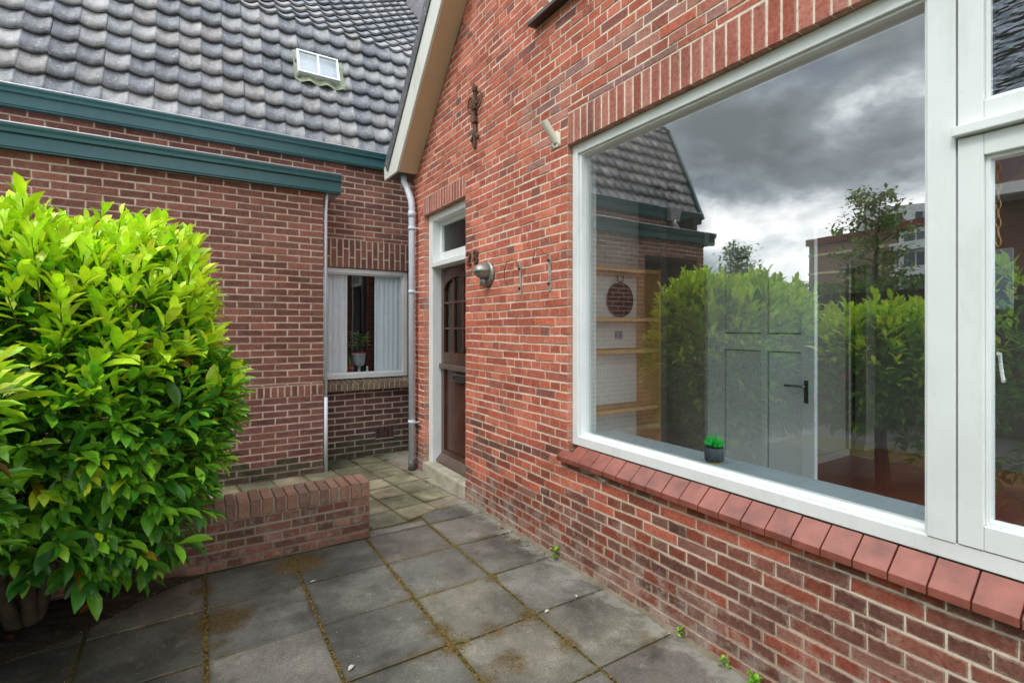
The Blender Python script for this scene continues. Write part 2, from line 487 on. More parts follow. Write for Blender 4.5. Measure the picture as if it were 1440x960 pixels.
M['dark_room'] = simple('dark_room', (40, 36, 34), .9, 0, .1, 3)  # near black, stands in for unlit depth behind openings and panels
M['curtain'] = simple('pale_blue_curtain', (236, 242, 250), .9, 0, .03, 20)
M['potgrey'] = simple('grey_pot', (158, 168, 184), .5, 0, .05, 10)
M['potdark'] = simple('dark_grey_pot', (62, 66, 74), .6, 0, .08, 40)
M['potred'] = simple('red_pot', (170, 50, 38), .5, 0, .08, 20)
M['plastic_green'] = simple('bright_green_leaf', (16, 170, 62), .4, 0, .2, 30)
M['cork'] = simple('pale_gold_base', (196, 178, 120), .5, 0, .1, 30)
M['mirror'] = simple('mirror_glass', (220, 220, 215), .03, 1, 0, 3)
M['black'] = simple('black_metal', (38, 34, 30), .5, .5, .1, 10)
M['chrome'] = simple('brushed_steel', (150, 150, 146), .25, 1, .05, 30)
M['brass'] = simple('brass_chain', (190, 150, 90), .3, .9, .1, 30)
M['lead'] = simple('green_lead', (140, 148, 122), .6, .1, .3, 20, .002)
M['asphalt'] = simple('asphalt', (86, 86, 84), .9, 0, .2, 3, .004)
M['slate'] = mat_tile('slate')

# ------------------------------------------------------------------ brickwork
def pick(pal, rg):
    c = rg.choice(pal)
    k = rg.uniform(.9, 1.1)
    return tuple(x * k for x in lin(c))

def bricks(mb, lo, hi, h0, h1, course, bond, openings, pal, rg, joint=.009, mort_d=-.003, depth=.11, pitch=.22, edges=(False, False), prot=0):
    """lo, hi: functions of height giving the ends of the wall; openings: (a0,a1,b0,b1)"""
    jv = joint * (.62 if bond == 'cross' else 1)
    old = mb.mp
    mb.mp = lambda a, b, d: old(a, b + .0021 * math.sin(3.3 * a + 19 * b) + .0012 * math.sin(11 * a + 37 * b + 1), d)
    k0 = int(round(h0 / course)); k = k0
    while k * course < h1 - 1e-6:
        b0 = k * course; b1 = min(b0 + course, h1); mid = (b0 + b1) / 2
        L, H = lo(mid), hi(mid)
        cuts = [L, H]
        segs = [(L, H, b0, b1)]
        for (oa0, oa1, ob0, ob1) in openings:
            if ob1 <= b0 + 1e-5 or ob0 >= b1 - 1e-5: continue
            ns = []
            for (s0, s1, t0, t1) in segs:
                if oa1 <= s0 or oa0 >= s1: ns.append((s0, s1, t0, t1)); continue
                if oa0 > s0: ns.append((s0, oa0, t0, t1))
                if oa1 < s1: ns.append((oa1, s1, t0, t1))
                m0, m1 = max(s0, oa0), min(s1, oa1)
                if ob0 > t0 + .012: ns.append((m0, m1, t0, min(t1, ob0)))
                if ob1 < t1 - .012: ns.append((m0, m1, max(t0, ob1), t1))
            segs = ns
        if bond == 'cross':
            if k % 2 == 0: p, off = pitch / 2, pitch * .25
            else: p, off = pitch, (0 if (k // 2) % 2 == 0 else pitch / 2)
        else:
            p, off = pitch, (0 if k % 2 == 0 else pitch / 2)
        for (s0, s1, t0, t1) in segs:
            if s1 - s0 < .01: continue
            mb.box(s0 + .003, s1 - .003, t0, t1, -depth, mort_d, 1)
            i = math.floor((s0 - off) / p)
            while off + i * p < s1:
                a0 = off + i * p; a1 = a0 + p; i += 1
                if a1 <= s0 + .035 and a1 < s1: continue
                if a0 < s0 + .035: a0 = s0 - .001
                if a1 > s1 - .035 or a1 > s1: a1 = s1
                if a0 > s1 - .035 and a0 > s0: break
                e0 = a0 < s0 + .002; e1 = a1 > s1 - .002
                x0 = s0 if e0 else a0 + jv / 2
                x1 = s1 if e1 else a1 - jv / 2
                if x1 - x0 < .016: continue
                c = pal((x0 + x1) / 2, mid, rg)
                y0 = t0 + joint / 2; y1 = t1 - joint / 2
                if bond == 'cross' and p > .15 and rg.random() < .06:      # a cut brick here and there
                    xm = x0 + (x1 - x0) * rg.uniform(.35, .65)
                    mb.brick(x0, xm - joint / 2, y0, y1, rg.uniform(-.001, .002) + prot, -depth, 0, c, rg=rg)
                    c = pal((x0 + x1) / 2, mid, rg); x0 = xm + joint / 2
                mb.brick(x0, x1, y0, y1, rg.uniform(-.0015, .003) + prot, -depth, 0, c, jit=.0018, rg=rg)
        k += 1
    mb.mp = old

def soldiers(mb, a0, a1, b0, b1, pal, rg, pitch=.0605, joint=.009, split=False, depth=.11, prot=0.001, mat=0, mm=1):
    n = max(1, round((a1 - a0) / pitch)); p = (a1 - a0) / n
    mb.box(a0 + .002, a1 - .002, b0 + .004, b1 - .001, -depth, -.003, mm)
    for i in range(n):
        x0 = a0 + i * p + joint / 2; x1 = a0 + (i + 1) * p - joint / 2
        if split:
            m = b0 + (b1 - b0) * (.36 if i % 2 else .66)
            mb.brick(x0, x1, b0, m - joint / 2, prot, -depth, mat, pal(x0, b0, rg), rg=rg)
            mb.brick(x0, x1, m + joint / 2, b1 - joint / 2, prot, -depth, mat, pal(x0, b0, rg), rg=rg)
        else:
            mb.brick(x0, x1, b0, b1 - joint / 2, prot + rg.uniform(-.001, .001), -depth, mat, pal(x0, b0, rg), rg=rg)

ORG = [(196, 110, 86), (190, 101, 77), (182, 95, 74), (202, 118, 93), (180, 99, 81), (192, 106, 84), (172, 88, 69)]
DUL = [(156, 90, 76), (146, 88, 78), (162, 98, 84), (134, 82, 74)]
PLI = [(130, 78, 64), (114, 72, 62), (138, 86, 72), (120, 80, 70), (140, 96, 84), (136, 72, 56), (146, 78, 60), (106, 68, 60)]
PUR = [(176, 122, 108), (160, 116, 108), (148, 108, 104), (182, 114, 96), (190, 130, 114), (166, 94, 78)]
LFT = [(126, 80, 68), (114, 73, 63), (134, 86, 73), (120, 79, 69), (108, 70, 61), (140, 90, 75)]
LDK = [(98, 68, 64), (90, 64, 60), (106, 74, 68), (82, 60, 57)]
MOS = [(74, 70, 54), (66, 64, 48), (84, 74, 60)]

def pal_right(a, h, rg):
    top = .42 + .34 * max(0, min(1, (3.4 - a) / 2.8))
    if h < top - .12 + rg.uniform(-.08, .08) and not (h > .3 and rg.random() < .05):
        return pick(PLI, rg)
    if a < 3.05 and 2.86 < h < 3.15 and rg.random() < .85:
        return pick(PUR, rg)
    if 2.5 < a < 2.95 and 2.4 < h < 2.9 and rg.random() < .4: return pick(PUR + DUL, rg)
    if a < 2.0 and h > 3.1: return pick(ORG + DUL[:1], rg)
    if 2.935 < h < 2.975 and 3.75 < a < 4.2: return pick([(196, 168, 132), (188, 156, 122)], rg)
    if h < .72 and rg.random() < .35: return pick(PLI, rg)
    return pick(ORG, rg) if rg.random() < .93 else pick(DUL, rg)

def pal_lint(a, h, rg): return pick([(178, 112, 96), (168, 100, 86), (150, 96, 88), (182, 120, 106), (160, 88, 72)], rg)
def pal_left(a, h, rg):
    if h < .13 + rg.uniform(0, .1): return pick(MOS, rg)
    if h < .78: return pick([(118, 76, 71), (108, 71, 66), (126, 82, 76)], rg)
    return pick(LFT, rg)
def pal_back(a, h, rg):
    if h < .2 + rg.uniform(0, .1): return pick(MOS, rg)
    if h < .8: return pick(LDK, rg)
    return pick(LFT, rg)
def pal_low(a, h, rg):
    return pick([(126, 86, 72), (108, 74, 64), (134, 94, 80), (98, 70, 60), (142, 104, 90), (120, 76, 62), (104, 68, 58)], rg)

# ================================================================== RIGHT HOUSE
WX = 2.0
HY0, HY1 = -3.2, 5.18
house = empty('brick_house', (WX, 1.0, 0), 'red brick gable house with big white framed window, brown front door and beige soffit', 'house')
C1 = .0605
win = (-.12, 2.508, .655, 2.6605)
winl = (-.12, 2.508, .655, 2.861)
door = (3.933, 4.88, 0, 2.66)
doorl = (3.933, 4.88, -.1, 2.8435)
upw = (1.5, 2.78, 3.585, 4.9)
rg = random.Random(3)
def gable_hi(h): return HY1 if h < 3.133 else 5.09 - (h - 3.133) / 1.03
def gable_lo(h): return HY0 if h < 3.133 else -3.10 + (h - 3.133) / 1.03
mb = MB(face_x(WX))
bricks(mb, gable_lo, gable_hi, 0, 7.2, C1, 'cross', [winl, doorl, upw], pal_right, rg, joint=.0082)
mb.build('wall', [M['brick_red'], M['mortar_white']], house, recalc=False)
# concealed masonry under the brick face at ground (render-like band)
mb = MB(face_x(WX)); soldiers(mb, win[0], win[1], 2.6605, 2.861, pal_lint, rg, pitch=.062)
mb.build('lintel', [M['brick_red'], M['mortar_white']], house, recalc=False)
mb = MB(face_x(WX)); soldiers(mb, door[0], door[1], 2.66, 2.8435, pal_lint, rg, pitch=.06)
mb.build('lintel', [M['brick_red'], M['mortar_white']], house, recalc=False)
# pale blank patch brick over the door
# inner structure: plaster behind the brick leaf with the same openings
mb = MB(face_x(WX))
def plaster_wall(mb, a0, a1, h0, h1, ops, d0, d1):
    xs = sorted(set([a0, a1] + [v for o in ops for v in o[:2]]))
    for x0, x1 in zip(xs, xs[1:]):
        mid = (x0 + x1) / 2; spans = [(h0, h1)]
        for o in ops:
            if o[0] < mid < o[1]:
                ns = []
                for s0, s1 in spans:
                    if o[2] > s0: ns.append((s0, min(s1, o[2])))
                    if o[3] < s1: ns.append((max(s0, o[3]), s1))
                spans = ns
        for s0, s1 in spans:
            if s1 - s0 > .001: mb.box(x0, x1, s0, s1, d0, d1)
plaster_wall(mb, HY0, HY1, -.05, 3.1, [(-.1, 2.45, .80, 2.62), (3.98, 4.84, .1, 2.62)], -.19, -.112)
mb.prism([(HY0, 3.1), (HY1, 3.1), (1.0, 7.1)], -.19, -.112)
# other walls and ceiling, floor of the room
mb.mp = None
mb.box(2.05, 6.95, 5.0, 5.14, -.05, 3.1)          # far wall inner
plaster = mb
mb.box(2.2, 6.95, .3, HY1, 2.78, 2.9)            # ceiling; unseen part left open as an added rooflight for the room
mb.box(2.2, 3.66, 3.36, 3.42, .12, 2.78)       # wall behind the shelves
bk = MB(); bk.box(3.69, 6.0, 2.66, 2.74, .12, 2.78)       # wall y=2.66 up to doorway
bk.box(6.35, 6.7, 2.66, 2.74, .12, 2.78)
bk.box(6.0, 6.35, 2.66, 2.74, 2.2, 2.78)  # back walls take a darker plaster copy, the room's dimness put into colour
bk.box(6.65, 6.75, 1.35, 2.655, .12, 2.78); bk.build('back_wall', simple('shaded_grey_wall', (132, 132, 124), .9, 0, .06, 4), house); mb.box(6.65, 6.75, HY0 + .12, 1.35, .12, .5); mb.box(6.65, 6.75, HY0 + .12, 1.35, 2.6, 2.78); mb.box(6.65, 6.75, HY0 + .12, -2.7, .5, 2.6)  # rear wall out of view, window opening added to light the room
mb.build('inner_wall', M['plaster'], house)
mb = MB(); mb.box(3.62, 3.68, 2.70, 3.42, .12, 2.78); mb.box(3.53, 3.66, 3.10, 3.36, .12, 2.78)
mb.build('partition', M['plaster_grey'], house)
# unseen end wall at y = HY0, large opening added to let daylight in
mb = MB(lambda a, b, d: (a, HY0 + d, b))
plaster_wall(mb, 2.115, 6.95, -.05, 3.1, [(2.4, 6.5, .2, 2.7)], 0, .12)
mb.build('end_wall', M['plaster'], house)
mb = MB(); mb.box(2.112, 6.95, 5.145, 5.18, 0, 3.13, 0, lin((130, 74, 62))); mb.build('side_wall', M['brick_dark'], house)
mb = MB()
for i in range(30):
    y0 = HY0 + .12 + i * .28
    k = rnd.uniform(.8, 1.15)
    mb.box(2.2, 6.9, y0, min(y0 + .278, 5.0), .06, .12, 0, (k, k, k))
mb.build('floor', M['floor_wood'], house)
mb = MB(); mb.box(3.69, 6.0, 2.645, 2.66, .12, .2); mb.box(6.35, 6.65, 2.645, 2.66, .12, .2); mb.box(6.635, 6.65, -2.4, 2.645, .12, .2)
mb.box(5.95, 6.0, 2.63, 2.66, .2, 2.2); mb.box(6.35, 6.4, 2.63, 2.66, .2, 2.2)
mb.build('skirting', M['plaster_grey'], house)
mb = MB(); mb.box(5.6, 7.4, 2.75, 4.8, .12, 2.5); mb.build('dark_doorway_fill', M['dark_room'], house)  # dark block filling the doorway, stands in for the unlit hall beyond

# dirty mortar fillet at the wall foot
mb = MB(); rs = random.Random(12); prev = None
for i in range(240):
    y = HY0 + (3.93 - HY0) * i / 239
    w_ = .012 + .012 * abs(math.sin(i * .37)) + rs.uniform(0, .012); h_ = .008 + rs.uniform(0, .010)
    cur = [mb.vert((WX + .004, y, h_ + .006)), mb.vert((WX - w_ * .4, y, h_ * .8)), mb.vert((WX - w_, y, -.001))]
    if prev:
        for k in range(2): mb.face((prev[k], prev[k + 1], cur[k + 1], cur[k]))
    prev = cur
mb.build('mortar_fillet', M['mortar_low'], house, recalc=False)
# roof
mb = MB(face_x(WX))
sl = 1.03
rp = [(5.47, 3.135), (5.48, 3.285), (5.36, 3.29), (5.30, 3.33)] + [(1.0, 3.33 + 4.30 * sl)] + [(-3.30, 3.33), (-3.36, 3.29), (-3.48, 3.285), (-3.47, 3.135), (-3.07, 3.133)] + [(1.0, 3.133 + 4.07 * sl)] + [(5.07, 3.133)]
# split into two halves for clean ngons
mb.prism([(5.07, 3.133), (5.47, 3.135), (5.48, 3.285), (5.36, 3.29), (5.30, 3.33), (1.0, 3.33 + 4.30 * sl), (1.0, 3.133 + 4.07 * sl)], .20, .225)
mb.prism([(-3.07, 3.133), (1.0, 3.133 + 4.07 * sl), (1.0, 3.33 + 4.30 * sl), (-3.30, 3.33), (-3.36, 3.29), (-3.48, 3.285), (-3.47, 3.135)], .20, .225)
mb.build('bargeboard', M['white_old'], house, bevel=.003)
mb = MB(face_x(WX))
mb.prism([(5.07, 3.135), (1.0, 3.135 + 4.07 * sl), (1.0, 3.165 + 4.07 * sl), (5.07, 3.165)], .003, .199)
mb.prism([(-3.07, 3.135), (-3.07, 3.165), (1.0, 3.165 + 4.07 * sl), (1.0, 3.135 + 4.07 * sl)], .003, .199)
mb.build('soffit', M['beige'], house)
mb = MB()
mb.box(1.80, 4.05, 5.19, 5.44, 3.15, 3.27, 0); mb.box(1.83, 2.3, 5.08, 5.185, 3.145, 3.16)
mb.build('gutter', M['pvc_dark'], house)
mb = MB(face_x(WX))
for sg in (1, -1):
    f = lambda y: 1.0 + sg * (y - 1.0)
    mb.prism([(f(5.42), 3.30), (f(1.0), 3.30 + 4.42 * sl), (f(1.0), 3.20 + 4.36 * sl), (f(5.34), 3.20)], (-2.0 if sg == 1 else -.25), .24, 0, lin((90, 90, 94)))  # unseen half of the roof cut short to let daylight into the room
mb.build('roof', M['slate'], house)

# big window frame ------------------------------------------------
mb = MB(face_x(WX))
F0, F1 = -.12, -.04    # depth range of the outer frame (outward coordinate)
a0, a1, b0, b1 = win[0], win[1], .7605, 2.6605
ML, MR = .593, .667    # mullion
mb.box(a1 - .052, a1 - .001, b0, b1 - .001, F0, F1)
mb.box(MR, a1 - .0525, b1 - .060, b1 - .001, F0, F1)
mb.box(a0, ML, b1 - .050, b1 - .001, F0, F1)
mb.box(a0, a1 - .0525, b0, b0 + .056, F0, F1)
mb.box(ML, MR, b0 + .0565, b1 - .0015, F0, F1 + .004)
mb.box(a0, a0 + .05, b0 + .0565, b1 - .0505, F0, F1)
mb.box(a0, ML, 2.098, 2.128, F0, F1)                       # transom
mb.box(a0, ML + .004, 2.100, 2.130, F1 + .0005, F1 + .030)     # transom drip moulding
frame = mb.build('window', M['white'], house, bevel=.0025)
# glazing beads of the big pane
mb = MB(face_x(WX))
bd0, bd1 = -.118, -.055
ga0, ga1, gb0, gb1 = MR + .012, a1 - .072, b0 + .078, b1 - .072
def sloped_rail(mb, x0, x1, z0, z1):      # bottom bead sloping outward
    mb.hexa([(x0, z0, bd0), (x1, z0, bd0), (x1, z1, bd0), (x0, z1, bd0), (x0, z0, -.068), (x1, z0, -.068), (x1, z0 + .012, -.068), (x0, z0 + .012, -.068)])
mb.box(ga1, a1 - .053, b0 + .0565, b1 - .061, bd0, bd1)
mb.box(MR + .0005, ga0, b0 + .0565, b1 - .061, bd0, bd1)
mb.box(ga0, ga1, gb1, b1 - .061, bd0, bd1)
sloped_rail(mb, ga0, ga1, b0 + .0565, gb0)
mb.build('glazing_bead', M['white'], frame, bevel=.002)
mb = MB(face_x(WX)); mb.quad([(ga0 - .008, gb0 - .008, -.095), (ga1 + .008, gb0 - .008, -.095), (ga1 + .008, gb1 + .008, -.095), (ga0 - .008, gb1 + .008, -.095)])
mb.build('pane', M['glass'], frame, recalc=False)
# inner lining
mb = MB(face_x(WX))
mb.box(a1 - .05, a1 - .012, b0 + .07, b1 - .02, -.192, -.121)
mb.box(a0, a1 - .05, b1 - .05, b1 - .02, -.192, -.121)
mb.build('window_lining', M['panel_white'], frame)
mb = MB(face_x(WX)); mb.box(a0, a1 - .05, .80, .828, -.335, -.1205)
mb.build('window_board', M['grey_paint'], frame, bevel=.004)
# casements
def casement(nm, x0, x1, z0, z1, st, tr, br, glass):
    mb = MB(face_x(WX)); D0, D1 = -.095, -.035
    mb.box(x1 - st, x1, z0, z1, D0, D1)
    mb.box(x0, x0 + st, z0, z1, D0, D1)
    mb.box(x0 + st + .0004, x1 - st - .0004, z1 - tr, z1, D0, D1 - .0006)
    mb.box(x0 + st + .0004, x1 - st - .0004, z0, z0 + br, D0, D1 - .0006)
    o = mb.build('casement', M['white'], frame, bevel=.003)
    mb = MB(face_x(WX)); e = .006; g = -.07
    mb.quad([(x0 + st - e, z0 + br - e, g), (x1 - st + e, z0 + br - e, g), (x1 - st + e, z1 - tr + e, g), (x0 + st - e, z1 - tr + e, g)])
    mb2 = mb.build('pane', glass, frame, recalc=False)
    mb = MB(face_x(WX)); D1 = -.052; w = .012
    mb.box(x1 - st - w, x1 - st, z0 + br, z1 - tr, D0, D1); mb.box(x0 + st, x0 + st + w, z0 + br, z1 - tr, D0, D1)
    mb.box(x0 + st + w, x1 - st - w, z1 - tr - w, z1 - tr, D0, D1); mb.box(x0 + st + w, x1 - st - w, z0 + br, z0 + br + w, D0, D1)
    mb.build('glazing_bead', M['white'], frame, bevel=.002)
    return o
casement('lower', a0 + .055, ML - .005, .8195, 2.094, .062, .066, .076, M['glass'])
casement('upper', a0 + .055, ML - .005, 2.133, 2.605, .062, .045, .062, M['glass_pat'])
# casement stay handle inside
mb = MB(); mb.tube([(2.125, .515, 1.42), (2.14, .515, 1.42), (2.14, .512, 1.38), (2.138, .507, 1.34), (2.135, .505, 1.33)], .005, 8)
mb.build('handle', M['panel_white'], frame)

# sill tiles -----------------------------------------------------
mb = MB(face_x(WX)); y = 2.56; n = 0; rs = random.Random(5)
p = .1067
while y > -.2:
    x1 = y; x0 = y - p
    k = rs.uniform(.85, 1.12); c = (k, k, k)
    g = .0022
    f = .050; dz = rs.uniform(-.001, .001)
    zt, zb = .756, .686
    top_in = -.038 if x0 < 2.5 else -.0
    if x1 > 2.509: top_in = .0005
    mb.hexa([(x0 + g, zt - .035 + dz if top_in < 0 else zb - .01, top_in), (x1 - g, zt - .035 + dz if top_in < 0 else zb - .01, top_in), (x1 - g, (zt if top_in < 0 else .722) + dz, top_in), (x0 + g, (zt if top_in < 0 else .722) + dz, top_in),
             (x0 + g, zb - .028 + dz, f), (x1 - g, zb - .028 + dz, f), (x1 - g, zb + dz, f), (x0 + g, zb + dz, f)], 0, c)
    y -= p; n += 1
mb.box(-.15, 2.50, .66, .684, -.03, .02, 1)
mb.build('window_sill', [M['sill_tile'], M['mortar_low']], house, bevel=.0022)
# mortar crumble under the sill
mb = MB(face_x(WX)); rs = random.Random(8)
mb.prism([(2.40, .655), (2.20, .655), (2.12, .628), (2.16, .618), (2.23, .640), (2.30, .630)], .004, .03)
mb.build('crumbled_mortar', M['mortar_low'], house, bevel=.004)

# upstairs window
mb = MB(face_x(WX))
mb.box(1.5, 2.778, 3.62, 3.68, -.1, -.05); mb.box(2.72, 2.778, 3.68, 4.9, -.1, -.05); mb.box(1.5, 2.72, 4.84, 4.9, -.1, -.05); mb.box(1.5, 1.56, 3.68, 4.84, -.1, -.05); mb.box(2.10, 2.16, 3.68, 4.84, -.1, -.05)
w2 = mb.build('window', M['white'], house, bevel=.003)
mb = MB(face_x(WX)); mb.quad([(1.55, 3.67, -.085), (2.73, 3.67, -.085), (2.73, 4.85, -.085), (1.55, 4.85, -.085)]); mb.build('pane', M['glass'], w2, recalc=False)
mb = MB(face_x(WX)); mb.hexa([(1.45, 3.575, -.06), (2.862, 3.575, -.0), (2.862, 3.60, .0), (1.45, 3.615, -.06), (1.45, 3.572, .07), (2.862, 3.572, .07), (2.862, 3.598, .07), (1.45, 3.598, .07)])
mb.build('sill', M['dark_sill'], w2, bevel=.003)
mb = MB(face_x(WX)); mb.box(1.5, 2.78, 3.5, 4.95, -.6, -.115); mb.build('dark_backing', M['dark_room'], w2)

# front door -----------------------------------------------------
mb = MB(face_x(WX))
dy0, dy1 = door[0], door[1]
jf = -.055
mb.box(dy1 - .094, dy1 - .001, .12, 2.659, -.16, jf); mb.box(dy0 + .001, dy0 + .094, .12, 2.659, -.16, jf)
mb.box(dy0 + .0945, dy1 - .0945, 2.59, 2.659, -.16, jf)
mb.box(dy0 + .0945, dy1 - .0945, 2.11, 2.165, -.16, -.105)
mb.box(dy0 + .08, dy1 - .08, 2.118, 2.168, -.1045, -.045)
mb.box(dy0 + .0945, dy1 - .0945, 2.1655, 2.27, -.18, -.135); mb.box(dy0 + .0945, dy1 - .0945, 2.546, 2.5895, -.18, -.135)
mb.box(dy1 - .145, dy1 - .0945, 2.27, 2.546, -.18, -.135); mb.box(dy0 + .0945, dy0 + .145, 2.27, 2.546, -.18, -.135)
dfr = mb.build('door_frame', M['white'], house, bevel=.004)
mb = MB(face_x(WX)); mb.quad([(dy0 + .14, 2.265, -.165), (dy1 - .14, 2.265, -.165), (dy1 - .14, 2.55, -.165), (dy0 + .14, 2.55, -.165)])
mb.build('transom_pane', M['glass_transom'], dfr, recalc=False)
# the leaf of the door
mb = MB(face_x(WX)); D0, D1 = -.20, -.155
L0, L1 = dy0 + .096, dy1 - .096      # 4.029 .. 4.784
gx0, gx1 = L0 + .065, L1 - .06
mb.box(L1 - .06, L1, .14, 2.108, D0, D1); mb.box(L0, L0 + .065, .14, 2.108, D0, D1)
mb.box(gx0, gx1, 1.09, 1.253, D0, D1); mb.box(gx0, gx1, .14, .26, D0, D1)
# arched top rail
cx = (gx0 + gx1) / 2; half = (gx1 - gx0) / 2
arch = []
for i in range(13):
    t = i / 12; x = gx0 + (gx1 - gx0) * t
    arch.append((x, 1.885 + .115 * math.sqrt(max(0, 1 - ((x - cx) / half) ** 2)) if 0 < i < 12 else 1.885))
for i in range(12):
    mb.prism([arch[i], arch[i + 1], (arch[i + 1][0], 2.108), (arch[i][0], 2.108)], D0, D1)
for k in (1, 2):
    x = gx0 + (gx1 - gx0) * k / 3; mb.box(x - .012, x + .012, 1.253, 1.99, D0 + .01, D1 - .004)
for z in (1.495, 1.754):
    mb.box(gx0, gx1, z - .011, z + .011, D0 + .012, D1 - .005)
dr = mb.build('front_door', M['door_wood'], house, bevel=.003)
mb = MB(face_x(WX))
for k in range(8):
    x0 = gx0 + (gx1 - gx0) * k / 8; x1 = gx0 + (gx1 - gx0) * (k + 1) / 8
    mb.box(x0 + .002, x1 - .002, .26, 1.09, D0 + .008, D1 - .020)
mb.box(gx1 - .018, gx1, .26, 1.09, D1 - .0195, D1 - .004)
mb.build('door_panel', M['door_wood'], dr, bevel=.003)
mb = MB(face_x(WX)); mb.box(L0 - .002, L1 + .012, 1.083, 1.135, D1 + .0005, D1 + .028); mb.build('weather_rail', M['door_frame_wood'], dr, bevel=.006)
mb = MB(face_x(WX)); mb.hexa([(L0, .135, D1 + .001), (L1 + .01, .135, D1 + .001), (L1 + .01, .215, D1 + .001), (L0, .215, D1 + .001), (L0, .128, -.095), (L1 + .01, .128, -.095), (L1 + .01, .15, -.095), (L0, .15, -.095)])
mb.build('weatherboard', M['door_frame_wood'], dr, bevel=.004)
mb = MB(face_x(WX)); mb.box(L1 - .0605, L1 - .001, .22, 1.08, D1 + .0003, D1 + .0015); mb.box(L1 - .0605, L1 - .001, 1.138, 2.10, D1 + .0003, D1 + .0015); mb.build('painted_stile', M['door_frame_wood'], dr)
mb = MB(face_x(WX)); mb.box(4.20, 4.52, .975, 1.055, D1 + .001, D1 + .010); lb = mb.build('letterbox', M['chrome'], dr, bevel=.003)
mb = MB(face_x(WX)); mb.box(4.225, 4.495, .995, 1.035, D1 + .0105, D1 + .016); mb.build('letterbox_flap', M['darkmetal'], lb, bevel=.003)
mb = MB(face_x(WX)); mb.quad([(gx0, 1.25, -.18), (gx1, 1.25, -.18), (gx1, 2.0, -.18), (gx0, 2.0, -.18)]); mb.build('door_pane', M['glass_dark'], dr, recalc=False)
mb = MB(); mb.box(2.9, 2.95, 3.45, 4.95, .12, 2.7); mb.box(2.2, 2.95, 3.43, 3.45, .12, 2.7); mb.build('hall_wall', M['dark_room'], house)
# step
mb = MB(); mb.hexa([(1.992, 3.934, -.02), (2.17, 3.934, -.02), (2.17, 4.895, -.02), (1.992, 4.895, -.02), (1.990, 3.934, .116), (2.17, 3.934, .128), (2.17, 4.879, .128), (1.990, 4.895, .112)])
mb.build('door_step', M['stone'], house, bevel=.006)

# ================================================================== things on the right wall
# downpipe
t = empty('downpipe', (1.935, 5.05, 0), 'pale grey round rainwater downpipe with bent top at the brick corner beside the front door', 'downpipe')
mb = MB(); mb.tube([(1.935, 5.05, .10), (1.935, 5.05, 2.76), (1.932, 5.06, 2.85), (1.915, 5.14, 3.0), (1.90, 5.19, 3.07), (1.90, 5.20, 3.16)], .034, 16)
mb.build('pipe', M['pvc'], t)
mb = MB(); mb.tube([(1.935, 5.05, -.01), (1.935, 5.05, .115)], .038, 16); mb.build('drain_collar', M['pvc_dark'], t)
for z in (.98 - .47, 1.88, 2.55):
    mb = MB(); mb.lathe([(.034, -.018), (.039, -.018), (.039, .018), (.034, .018)], (1.935, 5.05, z), 16); mb.box(1.94, 2.02, 5.0, 5.008, z - .008, z + .008)
    mb.build('bracket', M['pvc'], t)
mb = MB(); mb.lathe([(.034, -.03), (.040, -.03), (.040, .03), (.034, .03)], (1.935, 5.05, 2.70), 16); mb.build('socket', M['pvc'], t)

# wall anchor
t = empty('wall_anchor', (1.99, 3.73, 3.0), 'ornamental rusty iron wall anchor with curled scrolls high on the red brick wall', 'wall anchor')
mb = MB(); X = 1.982; ay = 3.73
mb.box(X - .008, X + .016, ay - .012, ay + .012, 3.02, 3.50)
mb.box(X - .018, X + .018, ay - .035, ay + .035, 3.22, 3.255); mb.box(X - .018, X + .018, ay - .028, ay + .028, 3.33, 3.35)
mb.tube([(X, ay, 3.48), (X, ay, 3.52), (X, ay, 3.545)], [.02, .024, .006], 8)
mb.tube([(X, ay, 3.03), (X, ay, 2.995)], [.018, .006], 8)
mb.build('anchor_bar', M['rust'], t, bevel=.003)
for sg in (1, -1):
    mb = MB(); pts = []
    for i in range(22):                     # big scroll curling outward and in
        th = -math.pi / 2 + i / 21 * 2 * math.pi * 1.25
        r = .068 * (1 - i / 21 * .74)
        pts.append((X, ay + sg * (.062 + r * math.cos(th)) , 3.40 + r * math.sin(th) * 1.15))
    pts.insert(0, (X, ay + sg * .012, 3.29))
    mb.tube(pts, .0075, 6); mb.build('scroll', M['rust'], t)
    mb = MB(); mb.tube([(X, ay + sg * .01, 3.20), (X, ay + sg * .02, 3.13), (X, ay + sg * .055, 3.075), (X, ay + sg * .068, 3.09), (X, ay + sg * .06, 3.105)], .010, 6)
    mb.build('foot_scroll', M['rust'], t)

# flagpole holder
t = empty('flagpole_holder', (2.0, 2.62, 2.73), 'short cream painted metal flagpole holder with rust stains, beside the window lintel', 'flagpole holder')
mb = MB(face_x(WX)); mb.box(2.575, 2.665, 2.68, 2.785, .001, .008); mb.build('base_plate', M['cream'], t, bevel=.002)
mb = MB(); mb.tube([(2.0, 2.622, 2.715), (1.905, 2.632, 2.838)], .025, 14, caps=False); mb.tube([(1.994, 2.622, 2.722), (1.9055, 2.632, 2.837)], .0185, 14, caps=True); mb.build('socket_tube', M['cream'], t)
for (y, z) in ((2.585, 2.69), (2.655, 2.69), (2.585, 2.775), (2.655, 2.775)):
    mb = MB(); mb.lathe([(.005, -.012), (.005, -.008), (.0001, -.006)], (2.0, y, z), 8, 'x'); mb.build('screw', M['rust'], t)

